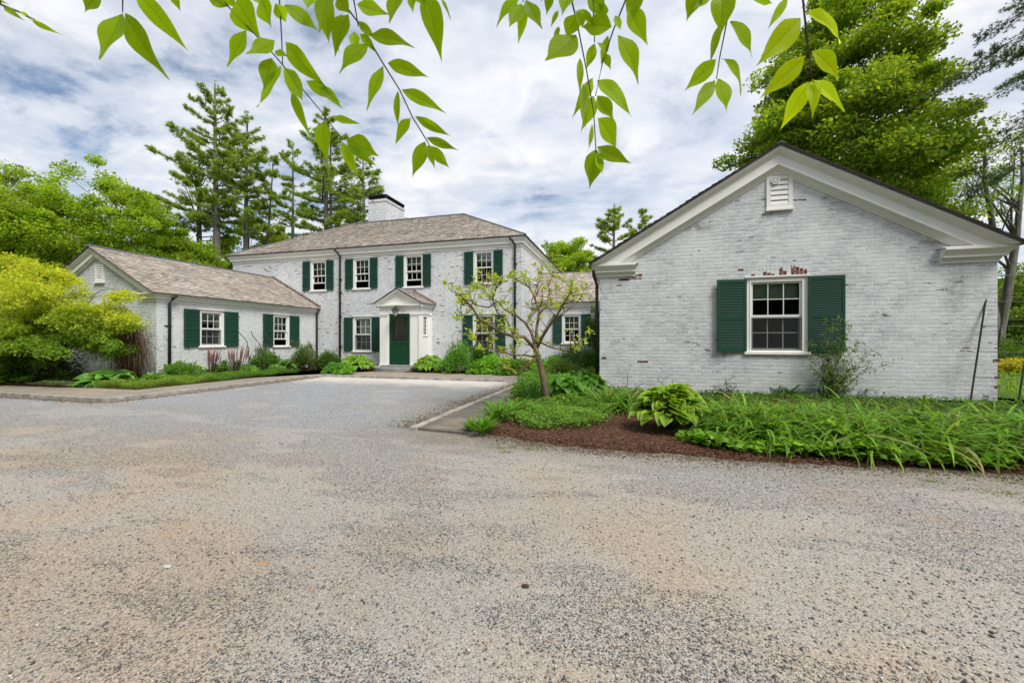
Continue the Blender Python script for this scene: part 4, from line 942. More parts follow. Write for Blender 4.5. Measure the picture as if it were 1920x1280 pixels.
def tree(name, label, cat, base, H, c, rad, ncl, nlf, ls, col, seed, tr=.25, clr=.2, flatz=.5, group=None, limb=None, shape=1.0, bk=None, var=.3, tmpl='diamond', droop=.2, low=-.75, trunks=1, twigs=True, inner=.35, hue=.12):
    rng = np.random.default_rng(seed); rr = random.Random(seed); base = Vector(base); root = empty(name, base, label, cat, group)
    C0 = np.array([c[0], c[1], c[2]]); RD = np.array(rad, float)
    u = unit(rng, ncl*4); u = u[u[:, 2] > low][:ncl]; rs = rng.uniform(inner, 1, (len(u), 1))**.6
    lump = 1+.16*np.sin(u[:, :1]*3.1+seed)+.12*np.cos(u[:, 1:2]*4.3+seed*2)+rng.normal(0, .06, (len(u), 1))
    taper = 1-np.clip(u[:, 2:3], 0, 1)*(1-shape)
    K = C0+u*RD*rs*lump*np.concatenate([taper, taper, np.ones_like(taper)], 1)
    # limbs
    mb = MB(); bm = bk or bark
    tops = []
    for q in range(trunks):
        off_ = Vector((rr.uniform(-1, 1), rr.uniform(-1, 1), 0))*(.0 if trunks == 1 else rad[0]*.35)
        top = Vector((c[0], c[1], c[2]+rad[2]*.45))+off_
        tp = [base+Vector((rr.uniform(-.1, .1), rr.uniform(-.1, .1), -.1))]; m_ = 7
        for i in range(1, m_+1):
            p = base.lerp(top, i/m_); p += Vector((rr.uniform(-1, 1), rr.uniform(-1, 1), 0))*tr*.6; tp.append(p)
        mb.tube(tp, [tr*(1-.82*i/m_)*(1.25 if i == 0 else 1) for i in range(m_+1)], bm, 8); tops.append(tp)
    trunk = mb.build('trunk', root, smooth=True)
    mb = MB()
    for i in range(min(len(K), limb or 40)):
        kp = Vector(K[i]); tp = rr.choice(tops); h = base.z+(kp.z-base.z)*rr.uniform(.45, .8)
        j = min(range(len(tp)), key=lambda a: abs(tp[a].z-h)); j = max(1, min(j, len(tp)-2)); s0 = tp[j]
        pts = curve(s0, kp, (kp-s0).length*.06, 5, (kp-s0).length*.05, rr); r0 = tr*.34*(1-.5*j/len(tp)); mb.tube(pts, [max(.012, r0*(1-.85*a/5)) for a in range(6)], bm, 5)
        if twigs:
            for _ in range(3):
                a = pts[rr.randint(2, 4)]; d = Vector(unit(rng, 1)[0])*rad[0]*.16; mb.tube([a, a+d*.5+Vector((0, 0, .03)), a+d], [r0*.35, r0*.22, .008], bm, 4)
    if mb.v: mb.build('limb', root, smooth=True)
    R0 = float(np.mean(RD))
    cid = np.repeat(np.arange(len(K)), nlf); n = len(cid); d = unit(rng, n); cr = (clr*R0*rng.uniform(.6, 1.3, len(K)))[cid][:, None]
    rr_ = rng.uniform(0, 1, (n, 1))**.45; P_ = K[cid]+d*cr*rr_*np.array([1, 1, flatz])
    out = P_-C0; out /= np.maximum(np.linalg.norm(out, axis=1, keepdims=True), 1e-6)
    ax = out*.5+unit(rng, n)*.9+np.array([0, 0, -droop]); nr = unit(rng, n)*.75+np.array([0, 0, 1.0])
    colr = tint(rng, n, col, var, hue)*(.82+.36*rng.uniform(0, 1, len(K)))[cid][:, None]
    L = ls*rng.uniform(.7, 1.3, n)
    leaves('foliage', leaf, P_, ax, nr, L, L*.72, colr, tmpl, root)
    return root

def pine(name, label, base, H, crown0, rad, seed, tr=.28, col=(.25, .36, .040), group=None, lean=(0, 0), droop=.0, tuft=.29, dens=1.0, azf=None, gap=.55, upt=.14, lt=1.0, cat='pine tree'):
    rng = np.random.default_rng(seed); rr = random.Random(seed); base = Vector(base); root = empty(name, base, label, cat, group)
    top = base+Vector((lean[0], lean[1], H)); mb = MB(); m_ = 10; tp = []
    for i in range(m_+1):
        t = i/m_; p = base.lerp(top, t)+Vector((math.sin(t*3+seed)*.15, math.cos(t*2.4+seed)*.15, 0))*min(1, t*3)*(1-t*.5); tp.append(p)
    mb.tube(tp, [tr*(1-.9*i/m_)+.02 for i in range(m_+1)], bark_pine, 9); mb.build('trunk', root, smooth=True)
    def at(z):
        t = (z-base.z)/H*m_; i = min(m_-1, max(0, int(t))); return tp[i].lerp(tp[i+1], t-i)
    mb = MB(); TP = []; TA = []; TS = []; h = crown0
    while h < H-.3:
        t = (h-crown0)/(H-crown0); prof = (1-t)**.75*(.55+.45*min(1, t*5))
        for _ in range(rr.choice((2, 3, 3, 4))):
            if rr.random() < .12: continue
            az = rr.uniform(0, 2*math.pi) if azf is None else rr.uniform(*azf)
            Lb = max(.5, rad*prof*rr.uniform(.5, 1.15)); st = at(base.z+h+rr.uniform(-.2, .2)); dr = Vector((math.cos(az), math.sin(az), 0)); sd_ = Vector((-dr.y, dr.x, 0))
            el = .05+.45*t-droop; pts = []
            for i in range(7):
                q = i/6; pts.append(st+dr*Lb*q+Vector((0, 0, Lb*(el*q+upt*q*q-droop*q*q*.6)))+sd_*math.sin(q*3+az)*.08*Lb)
            mb.tube(pts, [max(.008, lt*(.018*Lb*(1-.9*i/6)+.01)) for i in range(7)], bark_pine, 5)
            nb = int(max(4, Lb*8.2*dens)*rr.uniform(.8, 1.2))
            for k in range(nb):
                q = 1-(rr.random()**1.5)*.72; f = q*6; i = min(5, int(f)); p = pts[i].lerp(pts[i+1], f-i)
                wl = (1-q*.55)*Lb*.26*rr.uniform(.4, 1.1)*rr.choice((-1, 1)); e_ = p+sd_*wl+dr*abs(wl)*.55+Vector((0, 0, rr.uniform(.0, .12)*abs(wl)-droop*abs(wl)))
                if abs(wl) > .3: mb.tube([p, e_], [.012, .006], bark_pine, 3)
                nt = max(3, int(abs(wl)/.15))
                for j in range(nt):
                    c_ = p.lerp(e_, (j+1)/nt); TP.append(c_+Vector((rr.uniform(-.1, .1), rr.uniform(-.1, .1), rr.uniform(-.05, .1)))); TA.append((e_-p).normalized()+Vector((0, 0, .35-droop))); TS.append(rr.uniform(.7, 1.2))
        h += gap*rr.uniform(.7, 1.25)
    for k in range(10): TP.append(top+Vector((rr.uniform(-.2, .2), rr.uniform(-.2, .2), -rr.uniform(-.2, .8)))); TA.append(Vector((rr.uniform(-.5, .5), rr.uniform(-.5, .5), 1))); TS.append(1)
    mb.build('limb', root, smooth=True)
    TP = np.array([tuple(p) for p in TP]); TA = np.array([tuple(p) for p in TA]); TS = np.array(TS); K = 12
    P_ = np.repeat(TP, K, 0); n = len(P_); ax = np.repeat(TA, K, 0)*.6+unit(rng, n)*.85+np.array([0, 0, .12-droop]); L = np.repeat(TS, K)*tuft*rng.uniform(.6, 1.15, n)
    colr = tint(rng, n, col, .28, .1)*np.repeat(rng.uniform(.75, 1.3, len(TP)), K)[:, None]
    leaves('foliage', needle, P_, ax, unit(rng, n)+np.array([0, 0, .6]), L, L*.17, colr, 'tri', root)
    return root

def shrub(name, label, base, r, h, n, ls, col, seed, stems=7, cat='shrub', group=None, tmpl='diamond', hollow=.35, col2=None, lean=0, open_=1.0, asp=.6):
    rng = np.random.default_rng(seed); rr = random.Random(seed); base = Vector(base); root = empty(name, base, label, cat, group)
    nk = max(8, int(n/60)); u = unit(rng, nk); u[:, 2] = np.abs(u[:, 2]); K = u*np.array([r, r, h*.85])*rng.uniform(.45, 1, (nk, 1))*(1+.15*np.sin(u[:, :1]*5+seed))+np.array([0, 0, h*.12])
    cid = rng.integers(0, nk, n); P_ = K[cid]+unit(rng, n)*rng.uniform(0, 1, (n, 1))**.5*np.array([r*.33, r*.33, h*.24])*open_
    P_[:, 2] = np.abs(P_[:, 2])+.02; P_ += np.array(base)
    mb = MB()
    for i in range(stems):
        k = K[i % nk]; e_ = base+Vector(k); mb.tube(curve(base+Vector((rr.uniform(-.08, .08)*r, rr.uniform(-.08, .08)*r, -.02)), e_, .0, 4, .04*r, rr), [.012, .01, .008, .006, .004], bark, 5)
    mb.build('stem', root, smooth=True)
    out = P_-np.array(base)-np.array([0, 0, h*.3]); out /= np.maximum(np.linalg.norm(out, axis=1, keepdims=True), 1e-6)
    colr = tint(rng, n, col, .3, .12)*(.8+.4*rng.uniform(0, 1, nk))[cid][:, None]
    if col2 is not None: mk = rng.uniform(0, 1, n) < .3; colr[mk] = tint(rng, int(mk.sum()), col2, .3, .1)
    L = ls*rng.uniform(.6, 1.3, n); leaves('foliage', leaf, P_, out+unit(rng, n)*.8, unit(rng, n)*.8+np.array([0, 0, 1.]), L, L*asp, colr, tmpl, root)
    return root

def hosta(name, label, base, r, h, n, L, cc, cm, seed, wr=.66, group=None, cat='hosta', bendr=(.9, 1.7)):
    rng = np.random.default_rng(seed); base = Vector(base); root = empty(name, base, label, cat, group)
    az = rng.uniform(0, 2*np.pi, n); q = rng.uniform(0.05, 1, n)**.7
    P_ = np.stack([np.cos(az)*q*r*.62, np.sin(az)*q*r*.62, h*(.95-.55*q**1.6)*rng.uniform(.82, 1.05, n)], 1)
    ax = np.stack([np.cos(az+rng.normal(0, .35, n)), np.sin(az+rng.normal(0, .35, n)), .55-.75*q+rng.normal(0, .18, n)], 1)
    nr = np.stack([-np.cos(az)*.3*(1-q), -np.sin(az)*.3*(1-q), np.ones(n)], 1)+rng.normal(0, .22, (n, 3))
    Ls = L*rng.uniform(.7, 1.15, n)
    mb = MB()
    for i in range(n):
        b0 = base+Vector((math.cos(az[i])*.05*r, math.sin(az[i])*.05*r, 0)); e_ = base+Vector(P_[i]); md = b0.lerp(e_, .55)+Vector((0, 0, h*.12)); mb.tube([b0, md, e_], [.010, .008, .006], MATS['stalk'], 5)
    mb.build('stalk', root, smooth=True)
    blades('foliage', hostam, P_+np.array(base), ax, nr, Ls, Ls*wr, tint(rng, n, cc, .2, .08), tint(rng, n, cm, .15, .06), HEART, rng.uniform(*bendr, n), .38, 7, root, wave=.018, seed=seed)
    return root
def tuft(name, label, base, r, h, n, w, cc, seed, group=None, cat='plant', bend=(1.0, 2.2), kind=None, prof=STRAP, up=.8, spread=.55):
    rng = np.random.default_rng(seed); base = np.array(base); az = rng.uniform(0, 2*np.pi, n); q = rng.uniform(0, 1, n)
    P_ = base+np.stack([np.cos(az)*q*r*.35, np.sin(az)*q*r*.35, 0*q], 1); ax = np.stack([np.cos(az)*spread*(.3+q), np.sin(az)*spread*(.3+q), np.full(n, up)], 1)
    L = h*rng.uniform(.75, 1.3, n)*1.15; nr = np.stack([-np.cos(az), -np.sin(az), np.full(n, .6)], 1)+rng.normal(0, .2, (n, 3))
    c = tint(rng, n, cc, .22, .1)
    o = blades(name, grassm, P_, ax, nr, L, w*rng.uniform(.7, 1.2, n), c, c*1.05, prof, rng.uniform(*bend, n), .3, 6, seed=seed)
    tag(o, label, cat, group, kind); return o
mat('stalk', flat((.16, .26, .06), .6, .3, .2)); stalk = MATS['stalk']

def inpoly(x, y, poly):
    c = np.zeros(len(x), bool); j = len(poly)-1
    for i in range(len(poly)):
        xi, yi = poly[i]; xj, yj = poly[j]; t = ((yi > y) != (yj > y)) & (x < (xj-xi)*(y-yi)/(yj-yi+1e-12)+xi); c ^= t; j = i
    return c
def carpet(name, label, cat, poly, n, h, ls, col, seed, tmpl='diamond', up=.5, asp=.7, z0=.04, hv=.6, m=None, lay=None):
    rng = np.random.default_rng(seed); P = np.array(poly); x = rng.uniform(P[:, 0].min(), P[:, 0].max(), n*3); y = rng.uniform(P[:, 1].min(), P[:, 1].max(), n*3)
    k = inpoly(x+rng.normal(0, .05, n*3), y+rng.normal(0, .05, n*3), poly); x, y = x[k][:n], y[k][:n]; n = len(x)
    hh = h*(1+hv*(np.sin(x*3.1+seed)*np.cos(y*4.3+seed*1.7)*.6+np.sin(x*9+y*7)*.3))*.8
    z = z0+hh*rng.uniform(.02, 1, n)**.62
    az = rng.uniform(0, 2*np.pi, n); ax = np.stack([np.cos(az), np.sin(az), rng.normal(up, .35, n)], 1); L = ls*rng.uniform(.65, 1.3, n)
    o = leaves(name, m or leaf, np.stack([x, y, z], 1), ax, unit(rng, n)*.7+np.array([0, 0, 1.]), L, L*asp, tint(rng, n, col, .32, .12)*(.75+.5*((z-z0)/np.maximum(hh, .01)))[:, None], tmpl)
    return tag(o, label, cat, kind='stuff')

# ------------------------------------------------------------------ trees
def gp(u, w, z=0.0): p = PW(u, V0, w); return Vector((p.x, p.y, z))
def hz(v, w): return CH+(V0-v)*w/FPX
def dtree(lab, u, w, vtop, rpx, vmid, ncl, nlf, ls, col, seed, group=None, name='deciduous_tree', **k):
    b = gp(u, w); H = hz(vtop, w); cz = hz(vmid, w); r = rpx*w/FPX
    return tree(name, lab, 'tree', b, H, (b.x, b.y, cz), (r, r, H-cz), ncl, nlf, ls, col, seed, group=group, **k)
GY = (.32, .44, .03); GD = (.14, .24, .02); GB = (.27, .41, .018)
dtree('huge round bright green maple rising behind the roof of the nearest brick building', 1560, 25, 8, 178, 305, 450, 400, .20, (.19, .31, .014), 7, name='maple_tree', tr=.42, clr=.155, flatz=.40, shape=.72, low=-.85, limb=60, inner=.42, hue=.16, var=.35)
LT = 'leafy trees behind the left wing'
dtree('bright green leafy tree at the far left edge above the yellow maple', -15, 24, 312, 92, 470, 150, 300, .15, GB, 21, LT, tr=.22, clr=.20, flatz=.7)
dtree('broad leafy green tree with thin upper branches behind the left gable', 205, 29, 328, 120, 450, 190, 280, .16, (.23, .37, .015), 22, LT, tr=.26, clr=.18, flatz=.6, inner=.55)
dtree('low dark green leafy tree directly behind the ridge of the left wing', 325, 33, 425, 75, 490, 90, 280, .19, (.20, .33, .016), 23, LT, clr=.26, flatz=.5)
dtree('mid green leafy tree between the far left tree and the broad one', 95, 33, 375, 90, 470, 110, 260, .18, GB, 24, LT, clr=.26)
dtree('pale lime leafy tree seen between the pine trunks left of the main roof', 465, 42, 408, 62, 475, 60, 170, .24, GY, 25, LT, clr=.22, flatz=.6)
dtree('small pale leafy tree low against the sky beside the hipped roof', 512, 44, 432, 30, 480, 30, 120, .22, GY, 26, LT, clr=.3)
dtree('rounded bright green tree behind the set back wing between the two buildings', 1068, 36, 450, 58, 500, 110, 260, .17, (.25, .40, .015), 27, tr=.2, clr=.24, name='maple_tree')
dtree('pale green tree hidden low behind the connecting roof', 990, 44, 480, 40, 520, 25, 200, .24, GB, 28, clr=.3)
RT = 'trees beyond the right corner of the brick building'
dtree('thin spring tree with forked grey trunk and sparse small leaves beyond the right gable', 1872, 24, 225, 115, 330, 80, 70, .13, (.20, .30, .05), 31, None, tr=.30, clr=.2, flatz=.4, limb=12, inner=.3, low=-.7, bk=bark_pine, trunks=2)
dtree('slender sparse tree just left of the forked grey trunk', 1815, 27, 290, 60, 370, 40, 60, .13, (.20, .30, .05), 32, None, limb=10, tr=.13, clr=.25, flatz=.4, bk=bark_pine)
dtree('dense dark green tree filling the gap at the right picture edge', 1945, 34, 500, 70, 590, 60, 230, .24, GD, 33, RT, clr=.3)
dtree('mid green tree seen past the right wall corner behind the black trellis', 1895, 40, 520, 45, 600, 40, 230, .24, GB, 34, RT, clr=.3, low=-.95)
dtree('tall bushy green tree outside the right picture edge', 2060, 34, 430, 90, 560, 60, 220, .24, GD, 35, RT, clr=.3)
PG = 'white pines behind the main house'
def P_(lab, u, w, vtop, vcr, rpx, seed, **k):
    k.setdefault('group', PG)
    b = gp(u, w); return pine('pine_tree', lab, b, hz(vtop, w), hz(vcr+12, w), 1.06*rpx*w/FPX, seed, **k)
P_('tallest white pine with a bare lower trunk left of the main roof', 405, 36, 158, 415, 108, 51, tr=.42, dens=1.35)
P_('white pine with long left branches, second trunk from the left', 376, 38, 262, 452, 100, 52, tr=.38, dens=1.25)
P_('white pine with dark trunk right of the tallest pine', 464, 38, 212, 430, 78, 53, tr=.34, dens=1.3)
P_('thin pine with nearly bare leaning trunk between two larger pines', 492, 40, 300, 440, 45, 54, tr=.20, lean=(1.2, 0))
P_('slim pine standing alone with open sky on both sides of its trunk', 547, 40, 268, 425, 55, 55, tr=.24, dens=1.2)
P_('broad white pine with two dark stems left of the chimney', 609, 37, 208, 425, 98, 56, tr=.36, dens=1.4)
P_('white pine closest behind the chimney', 682, 37, 285, 440, 78, 57, tr=.32, dens=1.4)
P_('second stem pine close beside the broad one left of the chimney', 622, 38, 250, 420, 70, 58, tr=.24)
P_('distant blue green pine between the leafy trees at far left', 90, 42, 352, 470, 40, 59, tr=.3, dens=1.1, col=(.19, .29, .06))
P_('distant pine rising above the left rake of the brick gable', 1152, 40, 388, 560, 78, 60, tr=.3, dens=1.5, gap=.4, group='distant pines between the buildings')
P_('second distant pine, partly hidden by the brick gable', 1203, 41, 396, 560, 66, 61, tr=.3, dens=1.5, gap=.4, group='distant pines between the buildings')
P_('small dark pine top just above the set back roof', 1024, 44, 452, 540, 26, 62, tr=.2, group='distant pines between the buildings')
hb = gp(2160, 15.5)
pine('hemlock_tree', 'conifer outside the right edge whose long drooping boughs reach into the sky at upper right', hb, 22, 10.2, 7.6, 71, tr=.38, droop=.32, col=(.09, .15, .06), azf=(math.pi*.55, math.pi*1.35), dens=1.7, tuft=.15, gap=.7, lt=.42, upt=.0, cat='conifer')

# far woods all round and behind the camera
rng = np.random.default_rng(99); n = 52000; az = rng.uniform(0, 2*np.pi, n); rad = rng.uniform(62, 84, n); Ht = 11+3.5*np.sin(az*7)+2.5*np.sin(az*17+1)+1.5*np.sin(az*41)
bk_ = (np.sin(az) < -.15); rad = np.where(bk_, rad*.45, rad); Ht = np.where(bk_, Ht*1.05, Ht*.8)
z = Ht*rng.uniform(0, 1, n)**.8; P3 = np.stack([np.cos(az)*rad, np.sin(az)*rad+8, z], 1); L = rng.uniform(.5, 1.2, n)
tag(leaves('woods', leaf, P3, unit(rng, n), unit(rng, n)+np.array([0, 0, .5]), L*1.3, L, tint(rng, n, (.06, .12, .015), .4, .15), 'diamond'), 'far belt of mixed green woodland closing the view all round the property', 'woods', kind='stuff')

# ------------------------------------------------------------------ yellow-green Japanese maple on the left
rng = np.random.default_rng(5); jb = gp(66, 11.9); jr = random.Random(8)
jm = empty('japanese_maple', jb, 'spreading yellow green maple with layered boughs in front of the left gable wall', 'tree')
mb = MB(); ends = []
for i in range(7):
    a = jr.uniform(0, 6.28); e_ = jb+Vector((math.cos(a)*1.1, math.sin(a)*.8, jr.uniform(1.3, 2.2))); pts = curve(jb+Vector((math.cos(a)*.12, math.sin(a)*.12, -.05)), e_, .15, 6, .06, jr); mb.tube(pts, [.085*(1-.6*k/6) for k in range(7)], bark, 7); ends.append(pts)
mb.build('trunk', jm, smooth=True)
K = []
for i in range(175):
    u_ = jr.uniform(-70, 238); vtop = float(np.interp(u_, (-70, 60, 110, 150, 200, 240), (490, 497, 518, 540, 560, 568)))+7*math.sin(u_*.09); f = jr.random()**.8; v_ = vtop+f*float(np.interp(u_, (-70, 60, 120, 240), (205, 195, 115, 80))); w_ = 11.6+jr.uniform(-1.5, 1.3)*(1-abs(u_-80)/330)
    if u_ > 140 and jr.random() < .42: continue
    K.append((PW(u_, v_, w_), f))
K += [(PW(232, 548, 11.4), .1), (PW(220, 556, 11.3), .15), (PW(205, 572, 11.4), .2), (PW(240, 600, 11.6), .4), (PW(60, 492, 11.5), 0), (PW(118, 508, 11.2), 0), (PW(20, 485, 11.6), 0)]
mb = MB()
for kp, f in K:
    pts = jr.choice(ends); s0 = pts[jr.randint(3, 6)]; c_ = curve(s0, kp, (kp-s0).length*.1, 5, .07, jr); mb.tube(c_, [.022, .018, .014, .010, .007, .004], bark, 4)
mb.build('limb', jm, smooth=True)
NL = 430; KP = np.array([tuple(k) for k, f in K]); fz = np.array([f for k, f in K]); cid = np.repeat(np.arange(len(K)), NL); n = len(cid); ra = rng.uniform(.22, .60, len(K))[cid]
d = unit(rng, n)*rng.uniform(0, 1, (n, 1))**.5; d *= np.stack([ra, ra, np.full(n, .15)], 1); d[:, 2] -= .55*(np.hypot(d[:, 0], d[:, 1]))**1.5; th_ = rng.uniform(-.5, .5, (len(K), 2))[cid]; d[:, 2] += d[:, 0]*th_[:, 0]+d[:, 1]*th_[:, 1]
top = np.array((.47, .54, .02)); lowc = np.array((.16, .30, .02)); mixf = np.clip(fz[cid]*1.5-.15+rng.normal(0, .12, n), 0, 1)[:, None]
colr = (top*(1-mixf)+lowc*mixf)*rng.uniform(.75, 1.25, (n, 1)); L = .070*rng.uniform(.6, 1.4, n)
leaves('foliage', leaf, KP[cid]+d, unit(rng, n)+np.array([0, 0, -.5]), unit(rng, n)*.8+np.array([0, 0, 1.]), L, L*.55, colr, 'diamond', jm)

# ------------------------------------------------------------------ small twisted tree in the bed
mgb = G(1026, 757, .03); MW = (V0-757)/-FPX and 1.27*FPX/(757-V0)
mg = empty('twisted_tree', mgb, 'small crooked nearly bare tree with pale green leaf tufts before the main house', 'tree')
mr = random.Random(13); mb = MB()
def ppl(pts, dw=0.0, j=.0):
    n = len(pts); return [PW(u, v, MW+dw*i/(n-1)+mr.uniform(-j, j)) for i, (u, v) in enumerate(pts)]
tk = [mgb+Vector((0, 0, -.05))]+ppl([(1022, 735), (1018, 705), (1012, 680), (1006, 662), (1003, 645)]); mb.tube(tk, [.085, .07, .064, .06, .058, .055], bark_mag, 10)
mb.build('trunk', mg, smooth=True)
LM = [([(1004, 655), (985, 634), (962, 628), (940, 622), (918, 610), (900, 596), (885, 580), (872, 563), (858, 548)], -1.1, .045),
      ([(1004, 650), (996, 625), (988, 606), (972, 590), (950, 578), (930, 566), (912, 552), (900, 540)], .6, .04),
      ([(1004, 645), (1007, 610), (1009, 585), (1003, 560), (990, 540), (972, 528), (962, 520)], .9, .04),
      ([(1006, 655), (1016, 632), (1030, 610), (1042, 590), (1056, 568), (1066, 548), (1070, 530)], -.8, .038),
      ([(1008, 645), (1020, 618), (1036, 600), (1056, 590), (1075, 575), (1090, 560), (1095, 546)], .8, .034),
      ([(1008, 670), (985, 668), (960, 666), (940, 656), (922, 650), (905, 658)], -.7, .024),
      ([(1010, 640), (1028, 646), (1045, 655), (1062, 662), (1078, 650), (1088, 640)], -.6, .022),
      ([(962, 628), (950, 600), (935, 585), (925, 560), (930, 540), (940, 525)], -.4, .026),
      ([(1009, 590), (1022, 570), (1030, 545), (1028, 528), (1040, 518)], .3, .024),
      ([(930, 566), (915, 575), (897, 570), (880, 560), (868, 572)], .3, .02),
      ([(940, 622), (925, 628), (905, 622), (890, 632)], -.8, .018),
      ([(1003, 560), (1012, 540), (1005, 520), (1012, 508)], .8, .02), ([(988, 606), (1000, 590), (1010, 575), (1030, 570)], .5, .02),
      ([(1006, 662), (985, 690), (965, 700), (950, 690)], -.6, .014), ([(885, 580), (870, 590), (862, 602)], -1.1, .014), ([(900, 540), (905, 528), (925, 520)], .6, .014)]
tips = []
mb = MB()
for pts, dw, r0 in LM:
    P0 = ppl([(u+mr.uniform(-4, 4), v+mr.uniform(-4, 4)) if 0 < k_ else (u, v) for k_, (u, v) in enumerate(pts)], dw, .05); n = len(P0)
    if pts[0] in ((962, 628), (1009, 590), (930, 566), (940, 622), (1003, 560), (988, 606), (885, 580), (900, 540)): P0 = [p for p in P0]
    mb.tube(P0, [.86*r0*(1-.72*i/(n-1)) for i in range(n)], bark_mag, 7); tips.append((P0[-1], 1)); tips.append((P0[-2], .6))
    for i in range(1, n):
        for _ in range(3 if i > n*.45 else 1):
            d = Vector((mr.gauss(0, 1), mr.gauss(0, .8), mr.uniform(-.1, 1.4))).normalized()*mr.uniform(.12, .38); a = P0[i-1].lerp(P0[i], mr.random())
            m_ = a+d*.5+Vector((mr.uniform(-.04, .04), mr.uniform(-.04, .04), -.03)); e_ = a+d; mb.tube([a, m_, e_], [.011, .008, .005], bark_mag, 5)
            if mr.random() < .55: tips.append((e_, mr.uniform(.4, 1)))
            if mr.random() < .35:
                e2 = e_+Vector((mr.gauss(0, 1), mr.gauss(0, .8), mr.uniform(0, 1.5))).normalized()*mr.uniform(.08, .2); mb.tube([m_, e_, e2], [.006, .005, .003], bark_mag, 4); tips.append((e2, mr.uniform(.3, .9)))
mb.build('limb', mg, smooth=True)
rng = np.random.default_rng(77); TPp = np.array([tuple(p) for p, s in tips]); ts = np.array([s for p, s in tips]); cid = np.repeat(np.arange(len(tips)), 12); n = len(cid)
P4 = TPp[cid]+rng.normal(0, .036, (n, 3)); axm = unit(rng, n)*.8+np.array([0, 0, .7]); cM = tint(rng, n, (.36, .47, .05), .3, .12)
blades('foliage', leaf, P4, axm, unit(rng, n)*.6+np.array([0, 0, .7]), .092*ts[cid]*rng.uniform(.6, 1.3, n)+.012, .044*ts[cid]+.010, cM, cM, OV, rng.uniform(.1, .9, n), .25, 4, mg, seed=3)

# ------------------------------------------------------------------ the tree over the camera
ot = empty('overhanging_tree', (-2.6, -1.6, 0), 'tree over the viewer whose leafy green twigs hang into the top of the picture', 'tree')
mb = MB(); mb.tube([(-2.6, -1.6, -.1), (-2.55, -1.5, 1.2), (-2.3, -1.2, 2.3), (-1.6, -.5, 2.75), (-.8, .3, 2.72), (0, .75, 2.62), (.8, 1.3, 2.55), (1.5, 1.9, 2.45)], [.16, .13, .11, .06, .035, .025, .018, .010], bark, 10); mb.build('trunk', ot, smooth=True)
rng = np.random.default_rng(44); n = 260; tq = rng.uniform(0, 1, n); lx_ = np.interp(tq, (0, .35, .6, .8, 1), (-2.3, -1.6, -.8, .8, 1.6)); ly_ = np.interp(tq, (0, .35, .6, .8, 1), (-1.2, -.5, .3, 1.3, 2.0))
lc = tint(rng, n, (.17, .31, .01), .2, .1); blades('foliage', leaf, np.stack([lx_+rng.normal(0, .22, n), ly_+rng.normal(0, .12, n)-.15, rng.uniform(2.62, 3.15, n)], 1), unit(rng, n)+np.array([0, 0, -.9]), unit(rng, n), rng.uniform(.07, .12, n), rng.uniform(.035, .05, n), lc, lc, OV, rng.uniform(-.3, .8, n), .25, 5, ot, seed=9)
def Z2(x, y): return (x/3+600, y/3)
def Z1(x, y): return (x/3, y/3)
def Z3(x, y): return (x/2.8235+1240, y/2.8235)
